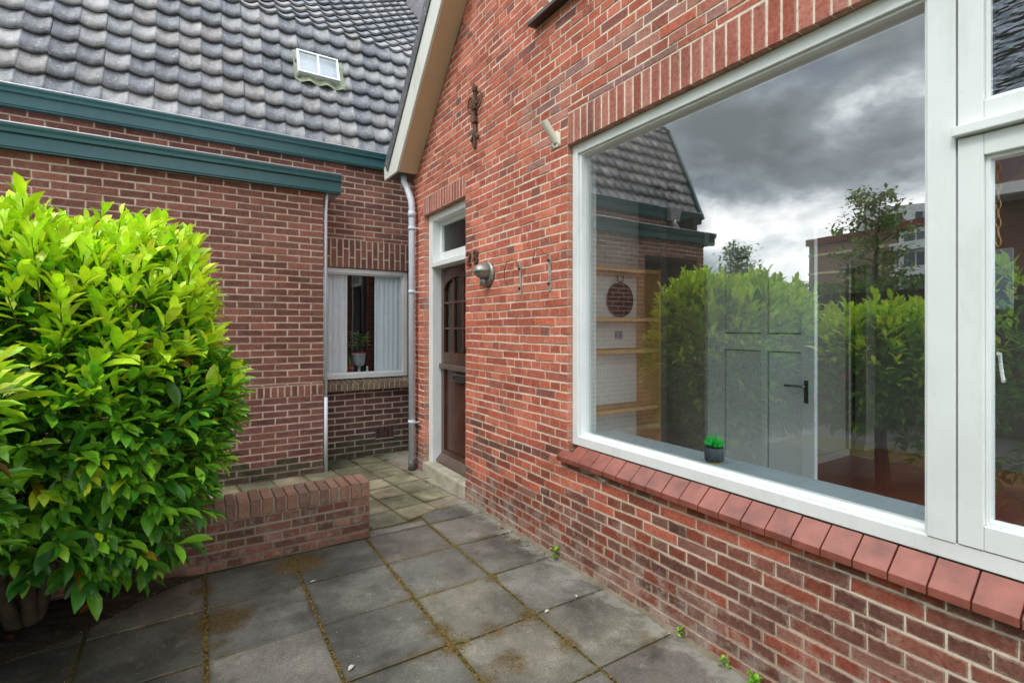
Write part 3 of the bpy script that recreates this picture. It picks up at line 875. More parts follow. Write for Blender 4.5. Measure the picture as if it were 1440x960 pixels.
# house number 28
t = empty('house_number', (1.985, 3.78, 2.03), 'dark weathered metal house number 28 on the red bricks above the wall lamp', 'house number')
for ch, y, z in (('2', 3.885, 2.042), ('8', 3.765, 2.040)):
    cu = bpy.data.curves.new('digit', 'FONT'); cu.body = ch; cu.size = .165; cu.extrude = .005; cu.bevel_depth = .0015; cu.offset = .0015
    cu.materials.append(M['rust'])
    tmp = bpy.data.objects.new('digit_curve', cu); COL.objects.link(tmp)
    bpy.context.view_layer.update()
    me = bpy.data.meshes.new_from_object(tmp); bpy.data.objects.remove(tmp)
    o = bpy.data.objects.new('digit', me); COL.objects.link(o)
    o.parent = t
    m4 = Matrix(((0, 0, -1, 0), (-1, 0, 0, 0), (0, 1, 0, 0), (0, 0, 0, 1)))
    o.matrix_local = Matrix.Translation(Vector((1.985, y, z)) - Vector(t.location)) @ m4
    
# lamp
t = empty('wall_lamp', (1.99, 3.52, 1.93), 'grey half round metal wall lamp on the red bricks, just under the house number', 'wall lamp')
mb = MB(); mb.lathe([(.001, -.001), (.098, -.001), (.100, -.012), (.092, -.026), (.070, -.030), (.001, -.030)], (2.0, 3.52, 1.935), 28, 'x'); 
mb.build('back_plate', M['lampgrey'], t)
mb = MB()
cen = Vector((1.97, 3.52, 1.945))
rings = []
for i in range(9):
    th = math.pi / 2 * i / 8
    ring = []
    for k in range(13):
        ph = math.pi * k / 12
        r = .078
        x = -.105 * math.sin(th); rr = r * math.cos(th) ** .85
        ring.append(mb.vert((cen.x + x, cen.y + rr * math.cos(ph), cen.z + rr * math.sin(ph) * 1.0)))
    rings.append(ring)
for a, b in zip(rings, rings[1:]):
    for k in range(12): mb.face((a[k], a[k + 1], b[k + 1], b[k]), 0, (1, 1, 1), True)
o = mb.build('hood', M['lampgrey'], t); sd = o.modifiers.new('solid', 'SOLIDIFY'); sd.thickness = .006
mb = MB()
rings = []
for i in range(8):
    th = math.pi / 2 * i / 7
    ring = []
    for k in range(13):
        ph = math.pi + math.pi * k / 12
        x = -.096 * math.sin(th); rr = .070 * math.cos(th) ** .8
        ring.append(mb.vert((cen.x + x, cen.y + rr * math.cos(ph), cen.z + rr * math.sin(ph) * .75)))
    rings.append(ring)
for a, b in zip(rings, rings[1:]):
    for k in range(12): mb.face((a[k], a[k + 1], b[k + 1], b[k]), 0, (1, 1, 1), True)
mb.build('lamp_glass', M['lampgrey'], t)
mb = MB(); mb.lathe([(.001, -.05), (.020, -.048), (.024, -.03), (.030, -.03)], (2.0, 3.53, 1.868), 12, 'x'); mb.tube([(1.955, 3.53, 1.905), (1.957, 3.53, 1.84)], .028, 12); mb.build('sensor', M['lampgrey'], t)

# two galvanised bars with wires
def bar(y, z0, z1, label, wire):
    t = empty('metal_bracket', (2.0, y, z0), label, 'bracket', 'metal strips on the brick wall')
    mb = MB(face_x(WX)); mb.box(y - .0115, y + .0115, z0, z1, .003, .009); mb.build('strip', M['galv'], t, bevel=.001)
    for z in (z0 + .05, z1 - .045):
        mb = MB(); mb.lathe([(.010, -.003), (.010, -.014), (.006, -.018), (.001, -.018)], (1.995, y + .002, z), 8, 'x'); mb.build('bolt', M['darkmetal'], t)
    mb = MB(); mb.tube(wire, .0028, 6); mb.build('wire', M['rustwire'], t)
w1 = [(1.985, 3.047, 1.93), (1.975, 3.07, 1.985), (1.97, 3.13, 2.01), (1.97, 3.19, 1.995), (1.975, 3.235, 1.94), (1.98, 3.245, 1.87), (1.985, 3.22, 1.835), (1.99, 3.26, 1.84)]
w2_ = [(1.985, 2.689, 1.985), (1.98, 2.735, 1.998), (1.975, 2.76, 2.03), (1.975, 2.81, 2.045), (1.98, 2.85, 2.01), (1.985, 2.87, 1.97)]
bar(3.047, 1.738, 1.975, 'galvanised strip with a long looped rusty wire, left of its twin', w1)
bar(2.689, 1.745, 1.995, 'galvanised strip with a short rusty wire, nearer the big window', w2_)

# ================================================================== LEFT HOUSE
nb = empty('neighbour_house', (0, 5.6, 0), 'brown brick house with dark grey pantile roof and teal gutters', 'house')
C2 = .0675
YF, YB = 5.45, 5.87
rg = random.Random(11)
mb = MB(face_y(YF))
fwin = (-2.95, -1.68, 1.05, 2.63)
bricks(mb, lambda h: -3.10, lambda h: 1.125, 0, 2.90, C2, 'stretch', [fwin, (-3.2, 1.2, .81, .92)], pal_left, rg, pitch=.2225, joint=.0112, mort_d=-.004)
soldiers(mb, -3.10, 1.125, .81, .92, pal_left, rg, pitch=.062, joint=.012)
mb.build('wall', [M['brick_dark'], M['mortar_grey']], nb, recalc=False)
mb = MB(face_px(1.125)); bricks(mb, lambda h: 5.565, lambda h: 5.87, 0, 2.90, C2, 'stretch', [], pal_left, rg, pitch=.2225, joint=.0112, mort_d=-.004, depth=.05)
mb.build('side_wall', [M['brick_dark'], M['mortar_grey']], nb, recalc=False)
mb = MB(face_y(YB))
swin = (1.155, 2.235, .79, 2.19)
bricks(mb, lambda h: (1.10 if h < 2.76 else -3.10), lambda h: 3.3, 0, 3.42, C2, 'stretch', [(1.155, 2.235, .79, 2.52), (1.80, 2.02, .19, .325)], pal_back, rg, pitch=.2225, joint=.0112, mort_d=-.004)
mb.build('wall', [M['brick_dark'], M['mortar_grey']], nb, recalc=False)
mb = MB(face_y(YB)); soldiers(mb, 1.155, 2.235, 2.19, 2.52, pal_left, rg, pitch=.0655, joint=.013, split=True)
mb.build('lintel', [M['brick_dark'], M['mortar_grey']], nb, recalc=False)
mb = MB(face_y(YB)); mb.box(1.80, 2.02, .19, .325, -.1, -.03, 1)
for i in range(4): mb.brick(1.806 + i * .054, 1.846 + i * .054, .195, .32, -.004, -.06, 0, pick([(84, 50, 50), (74, 44, 44)], rg))
mb.build('air_brick', [M['brick_dark'], M['dark_room']], nb, recalc=False)
# inner shell
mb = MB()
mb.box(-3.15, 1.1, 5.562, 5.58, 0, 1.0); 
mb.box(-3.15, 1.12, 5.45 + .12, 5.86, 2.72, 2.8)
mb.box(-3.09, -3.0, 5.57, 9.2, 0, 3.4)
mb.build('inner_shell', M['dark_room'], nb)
mb = MB(lambda a, b, d: (-3.101 - d, a, b)); BR = lin((108, 66, 58)); mb.prism([(5.56, 0), (9.3, 0), (9.3, 6.0), (7.2, 5.6), (6.58, 5.0), (6.02, 3.6), (5.9, 3.4), (5.56, 2.9)], 0, .02, 0, BR); mb.build('gable_wall', M['brick_dark'], nb)

def front_window(t, X0, X1, Z0, Z1, mp, fw, glass, d0=-.10, d1=-.03, bead=.018, name='window', fm=None):
    mb = MB(mp)
    mb.box(X0, X0 + fw, Z0, Z1, d0, d1); mb.box(X1 - fw, X1, Z0, Z1, d0, d1)
    mb.box(X0 + fw, X1 - fw, Z1 - fw, Z1, d0, d1); mb.box(X0 + fw, X1 - fw, Z0, Z0 + fw, d0, d1)
    o = mb.build(name, fm or M['white'], t, bevel=.003)
    mb = MB(mp); a = fw; b = fw + bead
    mb.box(X0 + a, X0 + b, Z0 + a, Z1 - a, d0 + .01, d1 - .02); mb.box(X1 - b, X1 - a, Z0 + a, Z1 - a, d0 + .01, d1 - .02)
    mb.box(X0 + b, X1 - b, Z1 - b, Z1 - a, d0 + .01, d1 - .02); mb.box(X0 + b, X1 - b, Z0 + a, Z0 + b, d0 + .01, d1 - .02)
    mb.build('glazing_bead', fm or M['white'], o, bevel=.002)
    mb = MB(mp); g = d1 - .035
    mb.quad([(X0 + a, Z0 + a, g), (X1 - a, Z0 + a, g), (X1 - a, Z1 - a, g), (X0 + a, Z1 - a, g)])
    mb.build('pane', glass, o, recalc=False)
    return o
sw = front_window(nb, 1.156, 2.20, .915, 2.185, face_y(YB), .052, M['glass_small'])
mb = MB(face_y(YB)); mb.box(2.2, 2.235, .8, 2.19, -.11, -.06); mb.build('jamb', M['mortar_grey'], nb)
# brick sill of the small window
mb = MB(); rs = random.Random(2); n = 18; w = (2.245 - 1.150) / n
for i in range(n):
    x0 = 1.15 + i * w + .005; x1 = 1.15 + (i + 1) * w - .005
    c = pick([(110, 96, 66), (100, 84, 60), (120, 100, 74), (92, 84, 56)], rs)
    mb.hexa([(x0, 5.93, .80), (x1, 5.93, .80), (x1, 5.93, .905), (x0, 5.93, .905), (x0, 5.785, .785), (x1, 5.785, .785), (x1, 5.785, .872), (x0, 5.785, .872)], 0, c)
mb.box(1.155, 2.24, 5.793, 5.92, .79, .868, 1)
mb.build('window_sill', [M['brick_dark'], M['mortar_grey']], nb, bevel=.003)
mb = MB(); mb.box(1.13, 2.26, 5.985, 6.25, .93, .955); mb.build('inner_sill', M['dark_room'], nb)
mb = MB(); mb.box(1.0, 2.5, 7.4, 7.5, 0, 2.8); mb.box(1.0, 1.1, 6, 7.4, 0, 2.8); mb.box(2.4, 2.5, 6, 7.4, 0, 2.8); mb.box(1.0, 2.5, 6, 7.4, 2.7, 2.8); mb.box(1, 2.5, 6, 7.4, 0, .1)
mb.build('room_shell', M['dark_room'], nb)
# front window seen in the reflection
fw_ = front_window(nb, fwin[0], fwin[1], fwin[2], fwin[3], face_y(YF), .06, M['glass_small'], fm=M['dark_sill'])
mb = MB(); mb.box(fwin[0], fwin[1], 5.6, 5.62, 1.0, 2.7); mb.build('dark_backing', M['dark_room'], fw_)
# gutters: box gutters with stepped fascia
def gutter(y0, yw, xa, xb, zb, zt, nm='gutter'):
    H = zt - zb; g = MB()
    prof = [(yw, zb), (y0 + .045, zb), (y0 + .045, zb + .012), (y0 + .035, zb + .016), (y0 + .035, zb + .60 * H), (y0 + .028, zb + .63 * H), (y0 + .012, zb + .66 * H), (y0 + .008, zb + .80 * H), (y0, zb + .92 * H), (y0, zt), (y0 + .025, zt), (y0 + .025, zt - .05), (yw - .03, zt - .05), (yw - .03, zt), (yw, zt)]
    A = [g.vert((xa, y, z)) for y, z in prof]; B = [g.vert((xb, y, z)) for y, z in prof]
    n = len(prof)
    for k in range(n): g.face((A[k], A[(k + 1) % n], B[(k + 1) % n], B[k]))
    g.face(A); g.face(B[::-1])
    o = g.build(nm, M['teal'], nb)
    z_ = MB(); z_.tube([(xa, y0 + .003, zt + .004), (xb, y0 + .003, zt + .004)], .009, 8); z_.build('zinc_edge', M['zinc'], o)
    return o
gutter(5.345, 5.448, -3.30, 1.285, 2.897, 3.085)
g2 = gutter(5.755, 5.868, -3.50, 3.3, 3.358, 3.53)
mb = MB(); mb.box(-3.28, 1.28, 5.4485, 5.866, 2.90, 3.06); mb.build('flat_roof', M['zinc'], nb)
mb = MB(); mb.hexa([(-2.78, 5.70, 3.32), (-2.58, 5.70, 3.32), (-2.58, 5.78, 3.32), (-2.78, 5.78, 3.32), (-2.83, 5.68, 3.52), (-2.53, 5.68, 3.52), (-2.53, 5.76, 3.52), (-2.83, 5.76, 3.52)])
mb.tube([(-2.68, 5.73, 3.33), (-2.69, 5.73, 3.26), (-2.84, 5.72, 3.14), (-2.86, 5.72, 3.05)], .04, 10)
mb.build('rainwater_head', M['zinc'], nb)
# soffit board end


# roof tiles
PROF = [(0, .003), (.1, -.006), (.25, -.017), (.42, -.022), (.58, -.018), (.72, -.007), (.84, .008), (.92, .015), (.985, .014), (1.0, .006)]
TCOL = [(132, 134, 139), (120, 122, 129), (144, 144, 147), (112, 114, 122), (154, 153, 155), (136, 133, 134)]
def tiles(mb, x0, x1, y0, z0, ang, rows, expo, pitch, rs, skip=None):
    u = Vector((0, math.cos(ang), math.sin(ang))); nrm = Vector((0, -math.sin(ang), math.cos(ang)))
    nx = int((x1 - x0) / pitch)
    for r in range(rows):
        for i in range(nx):
            xa = x0 + i * pitch
            kk = rs.uniform(.86, 1.12); c = tuple(v * kk for v in lin(rs.choice(TCOL)))
            tilt = rs.uniform(-.003, .004); sh = rs.uniform(-.006, .006); tx = rs.uniform(-.003, .003)
            s0 = r * expo + sh; s1 = r * expo + expo * 1.18
            if skip and skip(xa + pitch / 2, (s0 + s1) / 2): continue
            rows_ = []
            for s, lift in ((s0, .050 + tilt), (s0 + expo * .5, .033 + tilt), (s1, .006)):
                rows_.append([mb.vert(Vector((xa + t * pitch * 1.005 + tx, y0, z0)) + u * s + nrm * (w + lift)) for t, w in PROF])
            for a, b in zip(rows_, rows_[1:]):
                for k in range(len(PROF) - 1): mb.face((a[k], a[k + 1], b[k + 1], b[k]), 0, c, True)
            lip = [mb.vert(Vector((xa + t * pitch * 1.005 + tx, y0, z0)) + u * (s0 + .001) + nrm * (w + .050 + tilt - .024)) for t, w in PROF]
            for k in range(len(PROF) - 1): mb.face((lip[k], lip[k + 1], rows_[0][k + 1], rows_[0][k]), 0, c)
A1 = math.atan(2.4); A2 = R(45)
ROW = .232; PT = .194
rs = random.Random(21)
mb = MB()
def skip_sky(x, s): return 1.03 < x < 1.43 and 1.0 < s < 1.36
Y0R, Z0R = 5.85, 3.50
tiles(mb, -3.44, 4.2, Y0R, Z0R, A1, 8, ROW, PT, rs, skip_sky)
SL = 8 * ROW
yb, zb = Y0R + math.cos(A1) * SL, Z0R + math.sin(A1) * SL
tiles(mb, -3.44, 4.2, yb, zb, A2, 17, ROW, PT, rs)
# deck under the tiles
def deck(y0, z0, ang, s, x0=-3.42, x1=4.25, off=-.035):
    u = Vector((0, math.cos(ang), math.sin(ang))); n_ = Vector((0, -math.sin(ang), math.cos(ang)))
    a = Vector((0, y0, z0)) + n_ * off; b = a + u * s
    i = [mb.vert(p) for p in ((x0, a.y, a.z), (x1, a.y, a.z), (x1, b.y, b.z), (x0, b.y, b.z))]; mb.face(i, 1, (.02, .02, .02))
deck(Y0R, Z0R, A1, SL + .02); deck(yb, zb, A2, 17 * ROW)
mb.build('roof', [M['tile'], M['dark_room']], nb, recalc=False)
# verge board
u1 = Vector((0, math.cos(A1), math.sin(A1))); n1 = Vector((0, -math.sin(A1), math.cos(A1)))
mb = MB()
def strip(p, q, n_, xa, xb, lo, hi):
    mb.hexa([tuple(Vector((xa, 0, 0)) + p + n_ * lo), tuple(Vector((xb, 0, 0)) + p + n_ * lo), tuple(Vector((xb, 0, 0)) + q + n_ * lo), tuple(Vector((xa, 0, 0)) + q + n_ * lo),
             tuple(Vector((xa, 0, 0)) + p + n_ * hi), tuple(Vector((xb, 0, 0)) + p + n_ * hi), tuple(Vector((xb, 0, 0)) + q + n_ * hi), tuple(Vector((xa, 0, 0)) + q + n_ * hi)])
P0 = Vector((0, 5.82, 3.42)); P1 = Vector((0, yb, zb)); u2 = Vector((0, math.cos(A2), math.sin(A2))); n2 = Vector((0, -math.sin(A2), math.cos(A2)))
strip(P0, P1, n1, -3.52, -3.455, -.12, .09); strip(P1, P1 + u2 * 17 * ROW, n2, -3.52, -3.455, -.12, .09)
mb.build('verge_board', M['teal'], nb, bevel=.004)
# skylight on the steep slope
def onroof(x, s, n_): 
    p = Vector((x, Y0R, Z0R)) + u1 * s + n1 * n_
    return tuple(p)
S0, S1 = .965, 1.305
SX0, SX1 = .99, 1.455
mb = MB(onroof)
for (xa, xb, sa, sb) in ((SX0, SX0 + .022, S0, S1), (SX1 - .022, SX1, S0, S1), (SX0 + .022, SX1 - .022, S0, S0 + .022), (SX0 + .022, SX1 - .022, S1 - .022, S1), ((SX0 + SX1) / 2 - .011, (SX0 + SX1) / 2 + .011, S0 + .022, S1 - .022)):
    mb.box(xa, xb, sa, sb, .03, .105)
sk = mb.build('skylight', M['white'], nb, bevel=.002)
mb = MB(onroof); mb.quad([(SX0 + .01, S0 + .01, .09), (SX1 - .01, S0 + .01, .09), (SX1 - .01, S1 - .01, .09), (SX0 + .01, S1 - .01, .09)]); mb.build('pane', M['glass_sky'], sk, recalc=False)
mb = MB(onroof); mb.quad([(SX0 + .01, S0 + .01, .05), (SX1 - .01, S0 + .01, .05), (SX1 - .01, S1 - .01, .05), (SX0 + .01, S1 - .01, .05)]); mb.build('blind', M['potgrey'], sk, recalc=False)
mb = MB(onroof)
nn = 28; top = []; bot = []
for i in range(nn + 1):
    x = .955 + (1.515 - .955) * i / nn
    wv = .014 * math.cos((x - .0) / PT * 2 * math.pi + 1.6)
    top.append(mb.vert((x, S0 + .01, .05 + .012 * math.cos(x / PT * 2 * math.pi + 1.6)))); bot.append(mb.vert((x, S0 - .085 + wv * .6, .052 + wv)))
for i in range(nn): mb.face((top[i], top[i + 1], bot[i + 1], bot[i]), 0, (1, 1, 1), True)
i4 = [mb.vert(p) for p in ((SX1, S0, .04), (1.515, S0, .045), (1.515, S1 + .03, .045), (SX1, S1 + .03, .04))]; mb.face(i4)
i4 = [mb.vert(p) for p in ((.955, S0, .045), (SX0, S0, .04), (SX0, S1 + .03, .04), (.955, S1 + .03, .045))]; mb.face(i4)
mb.build('flashing', M['lead'], sk, recalc=False)
# slate hung cheek wall above the upper slope, built as a plain box
ch = MB(); ch.box(3.16, 4.4, 7.35, 8.5, 5.6, 9.6, 0, lin((128, 122, 130))); ch.build('slate_cheek', M['slate'], nb)
# conduit at the wall corner
mb = MB(); mb.tube([(1.150, 5.46, 0.0), (1.150, 5.46, .78)], .019, 10); mb.tube([(1.150, 5.46, .78), (1.150, 5.46, 2.70), (1.155, 5.46, 2.80), (1.16, 5.45, 2.91)], .015, 10)
tag(mb.build('conduit_pipe', M['pvc']), 'thin grey vertical pipe running up the corner of the brown brick wall', 'pipe')

# window contents of the neighbour
def curtain(x0, x1, label, ph):
    mb = MB(); n = 60; cols = []
    for i in range(n + 1):
        x = x0 + (x1 - x0) * i / n
        y = 5.985 + .016 * math.sin(i / n * math.pi * 2 * 5.5 + ph) + .008 * math.sin(i / n * 31)
        cols.append((mb.vert((x, y, 2.14)), mb.vert((x + .006 * math.sin(i), y + .006, .956))))
    for a, b in zip(cols, cols[1:]): mb.face((a[0], b[0], b[1], a[1]), 0, (1, 1, 1), True)
    tag(mb.build('curtain', M['curtain'], recalc=False), label, 'curtain', 'curtains in the small window')
curtain(1.19, 1.50, 'pale blue pleated curtain left of the potted plant in the small window', 0)
curtain(1.825, 2.16, 'pale blue pleated curtain right of the potted plant, nearest the downpipe', 1.3)

LEAF = np.array([[0, 0, 0], [0, .0, 0], [0, 0, 0],
                 [-.34, .25, .05], [0, .25, -.02], [.34, .25, .05],
                 [-.5, .55, .07], [0, .55, -.01], [.5, .55, .07],
                 [-.36, .80, .03], [0, .80, -.05], [.36, .80, .03],
                 [0, 1.02, -.13], [0, 1.02, -.13], [0, 1.02, -.13]], dtype=float)
LQ = [(0, 1, 4, 3), (1, 2, 5, 4), (3, 4, 7, 6), (4, 5, 8, 7), (6, 7, 10, 9), (7, 8, 11, 10), (9, 10, 13, 12), (10, 11, 14, 13)]
LEAF_V = np.array([[0, 0, 0], [-.34, .25, .05], [0, .25, -.02], [.34, .25, .05], [-.5, .52, .07], [0, .52, -.01], [.5, .52, .07], [-.36, .80, .03], [0, .80, -.05], [.36, .80, .03], [0, 1.02, -.13]], dtype=float)
LEAF_F = [(0, 2, 1), (0, 3, 2), (1, 2, 5, 4), (2, 3, 6, 5), (4, 5, 8, 7), (5, 6, 9, 8), (7, 8, 10), (8, 9, 10)]
LEAF_S = np.array([[0, 0, 0], [-.5, .5, .08], [0, .5, 0], [.5, .5, .08], [0, 1.0, -.1]], dtype=float)
LEAF_SF = [(0, 2, 1), (0, 3, 2), (1, 2, 4), (2, 3, 4)]

def leaf_mesh(name, leaves, mat, parent=None, tmpl=None, faces=None, extra=None):
    """leaves: list of (pos, dir, up, length, width, color)"""
    T = LEAF_V if tmpl is None else tmpl; F = LEAF_F if faces is None else faces
    n = len(leaves); nv = len(T)
    pos = np.array([l[0] for l in leaves]); d = np.array([l[1] for l in leaves]); up = np.array([l[2] for l in leaves])
    d /= np.linalg.norm(d, axis=1, keepdims=True) + 1e-9
    x = np.cross(d, up); x /= np.linalg.norm(x, axis=1, keepdims=True) + 1e-9
    z = np.cross(x, d)
    L = np.array([l[3] for l in leaves])[:, None, None]; W = np.array([l[4] for l in leaves])[:, None, None]
    V = pos[:, None, :] + T[None, :, 0:1] * W * x[:, None, :] + T[None, :, 1:2] * L * d[:, None, :] + T[None, :, 2:3] * L * z[:, None, :]
    V = V.reshape(-1, 3)
    if parent is not None: V = V
    lens = [len(f) for f in F]; loops = np.concatenate([np.array(f) for f in F])
    nl = len(loops)
    allloops = (loops[None, :] + (np.arange(n) * nv)[:, None]).ravel()
    tot = np.tile(np.array(lens), n); start = np.concatenate([[0], np.cumsum(tot)[:-1]])
    me = bpy.data.meshes.new(name)
    me.vertices.add(len(V)); me.vertices.foreach_set('co', V.ravel().astype(np.float32))
    me.loops.add(len(allloops)); me.loops.foreach_set('vertex_index', allloops.astype(np.int32))
    me.polygons.add(len(tot)); me.polygons.foreach_set('loop_start', start.astype(np.int32)); me.polygons.foreach_set('loop_total', tot.astype(np.int32))
    me.polygons.foreach_set('use_smooth', np.ones(len(tot), dtype=bool))
    me.materials.append(mat)
    me.update(calc_edges=True)
    at = me.color_attributes.new('Col', 'FLOAT_COLOR', 'CORNER')
    col = np.array([list(l[5]) + [1.0] for l in leaves], dtype=np.float32)
    at.data.foreach_set('color', np.repeat(col, nl, axis=0).ravel())
    me.validate()
    o = bpy.data.objects.new(name, me); COL.objects.link(o)
    if parent is not None:
        o.parent = parent; pm = world_loc(parent); o.location = (-pm[0], -pm[1], -pm[2])
    return o

def small_plant(t, cx, cy, z0, r, h, n, cols, L, W, rs, mat, spread=1.0, nm='foliage'):
    lv = []
    for i in range(n):
        th = rs.uniform(0, 6.283); q = math.sqrt(rs.random()); zz = rs.random()
        p = (cx + r * q * math.cos(th) * .9, cy + r * q * math.sin(th) * .9, z0 + h * zz)
        d = (math.cos(th) * spread + rs.uniform(-.4, .4), math.sin(th) * spread + rs.uniform(-.4, .4), rs.uniform(-.2, .9))
        c = tuple(v * rs.uniform(.8, 1.25) for v in lin(rs.choice(cols)))
        lv.append((p, d, (rs.uniform(-.3, .3), rs.uniform(-.3, .3), 1), L * rs.uniform(.7, 1.2), W * rs.uniform(.8, 1.1), c))
    return leaf_mesh(nm, lv, mat, t)

rs = random.Random(31)
t = empty('potted_plant', (1.647, 6.02, 1.06), 'bushy green plant in a pale grey pot on a glass stand between the curtains', 'potted plant')
mb = MB(); mb.lathe([(.001, 0), (.055, 0), (.068, .04), (.074, .12), (.080, .125), (.080, .135), (.072, .135), (.06, .12), (.001, .12)], (1.647, 6.02, 1.062), 20); mb.build('pot', M['potgrey'], t)
mb = MB(); mb.lathe([(.076, .130), (.081, .130), (.081, .142), (.074, .142)], (1.647, 6.02, 1.068), 20); mb.build('rim', M['potred'], t)
mb = MB()
for i in range(6):
    th = i * 1.05; mb.tube([(1.647, 6.02, 1.18), (1.647 + .05 * math.cos(th), 6.02 + .03 * math.sin(th), 1.30), (1.647 + .08 * math.cos(th), 6.02 + .04 * math.sin(th), 1.38)], .004, 5)
mb.build('stem', M['bark'], t)
small_plant(t, 1.647, 6.02, 1.27, .10, .17, 110, [(96, 132, 70), (120, 150, 88), (70, 104, 54)], .055, .028, rs, M['leaf'])
mb = MB(); mb.lathe([(.05, 0), (.05, .008), (.018, .012), (.018, .09), (.05, .10), (.05, .106), (.001, .106)], (1.647, 6.02, .956), 16); tag(mb.build('glass_stand', M['galv']), 'small clear stand holding the grey flower pot behind the small window', 'plant stand')
t = empty('potted_cactus', (1.545, 6.02, .96), 'slim green cactus in a small red pot beside the curtain', 'potted plant')
mb = MB(); mb.lathe([(.001, 0), (.028, 0), (.036, .07), (.040, .07), (.040, .085), (.001, .085)], (1.545, 6.02, .956), 14); mb.build('pot', M['potred'], t)
mb = MB(); mb.tube([(1.545, 6.02, 1.03), (1.54, 6.02, 1.10), (1.525, 6.02, 1.18)], [.010, .012, .003], 6, c=lin((90, 130, 60))); mb.build('stem', M['leaf'], t)
mb = MB(); mb.lathe([(.001, 0), (.016, 0), (.018, .02), (.008, .05), (.010, .055), (.012, .07), (.007, .085), (.001, .088)], (1.745, 6.03, .956), 10); tag(mb.build('figurine', M['panel_white']), 'tiny white figurine standing right of the grey flower pot', 'figurine')

# ================================================================== low garden wall
rg = random.Random(17)
t = empty('low_garden_wall', (.4, 3.7, 0), 'low weathered brick garden wall with a soldier brick coping, partly under the laurel', 'garden wall')
gx0_, gx1_ = -1.75, 1.054
mb = MB(face_y(3.585))
bricks(mb, lambda h: gx0_, lambda h: gx1_, 0, .295, .059, 'cross', [], pal_low, rg, pitch=.215, joint=.013, mort_d=-.006, depth=.11)
mb.mp = lambda a, b, d: (a, 3.805 + d, b)
bricks(mb, lambda h: gx0_, lambda h: gx1_, 0, .295, .059, 'cross', [], pal_low, rg, pitch=.215, joint=.013, mort_d=-.006, depth=.109)
mb.mp = face_px(1.054)
bricks(mb, lambda h: 3.59, lambda h: 3.80, 0, .295, .059, 'cross', [], pal_low, rg, pitch=.215, joint=.013, mort_d=-.006, depth=.03)
mb.mp = None
mb.build('wall', [M['brick_low'], M['mortar_low']], t, recalc=False)
mb = MB(); x = gx1_; 
while x > gx0_:
    w = rg.uniform(.054, .062); z1 = .404 + rg.uniform(-.004, .005); f = rg.uniform(-.005, .006); tl = rg.uniform(-.004, .004)
    c = pick([(158, 104, 84), (146, 96, 80), (168, 118, 98), (134, 90, 76), (150, 110, 94)], rg) if x > .05 else pick([(112, 80, 66), (98, 74, 60)], rg)
    x0 = x - w
    mb.hexa([(x0 + tl, 3.580 + f, .298), (x + tl, 3.580 + f, .298), (x + tl, 3.812 + f, .298), (x0 + tl, 3.812 + f, .298),
             (x0, 3.578 + f, z1), (x, 3.578 + f, z1 + .002), (x, 3.812 + f, z1 + .001), (x0, 3.812 + f, z1)], 0, c)
    x -= w + rg.uniform(.008, .013)
mb.box(gx0_, gx1_ - .01, 3.592, 3.80, .293, .385, 1)
mb.build('coping', [M['brick_low'], M['mortar_low']], t, bevel=.006)

# ================================================================== ground and paving
mb = MB(); mb.quad([(-400, -400, -.05), (400, -400, -.05), (400, 400, -.05), (-400, 400, -.05)])
tag(mb.build('ground', M['asphalt'], recalc=False), None, None, None, 'structure')
mb = MB(); mb.box(-3.3, 2.3, -3.5, 5.9, -.045, -.012, 1)
rs = random.Random(41)
SG = [(122, 119, 112), (112, 110, 105), (128, 123, 115), (105, 104, 98), (118, 115, 104), (113, 107, 101)]
colx = [(-2.44, -1.945), (-1.94, -1.445), (-1.44, -.955), (-.95, -.46), (-.455, .04), (.045, .53), (.536, 1.026), (1.032, 1.508), (1.514, 2.0)]
rowy = [-3.3, -2.81, -2.32, -1.82, -1.33, -.83, -.34, .16, .66, 1.16, 1.66, 2.155, 2.64, 3.13, 3.585]
def slab(x0, x1, y0, y1, pal, g=.0055, tz=.0035):
    c = pick(pal, rs)
    z = [rs.uniform(-tz, tz) for _ in range(4)]; j = lambda: rs.uniform(-.0025, .0025)
    P = [(x0 + g + j(), y0 + g + j()), (x1 - g + j(), y0 + g + j()), (x1 - g + j(), y1 - g + j()), (x0 + g + j(), y1 - g + j())]
    b = [mb.vert((p[0], p[1], -.03)) for p in P]; m = [mb.vert((p[0], p[1], -.004 + q)) for p, q in zip(P, z)]
    ii = ((.005, .005), (-.005, .005), (-.005, -.005), (.005, -.005))
    tt = [mb.vert((p[0] + i[0], p[1] + i[1], q)) for p, q, i in zip(P, z, ii)]
    for a, d in ((b, m), (m, tt)):
        for k in range(4): mb.uv[len(mb.f)] = None; mb.face((a[k], a[(k + 1) % 4], d[(k + 1) % 4], d[k]), 0, c)
    mb.uv[len(mb.f)] = (x1 - x0, y1 - y0); mb.face(tt, 0, c)
for ci, (x0, x1) in enumerate(colx):
    sh = {6: .03, 7: .0, 8: .01}.get(ci, rs.uniform(-.02, .02))
    for y0, y1 in zip(rowy, rowy[1:]):
        slab(x0, x1, y0 + (sh if y0 < 3.0 else 0) * .6, y1 + (sh if y1 < 3.0 else 0) * .6, SG)
slab(1.514, 2.0, 3.59, 3.84, SG); slab(1.06, 1.51, 3.59, 3.70, SG)
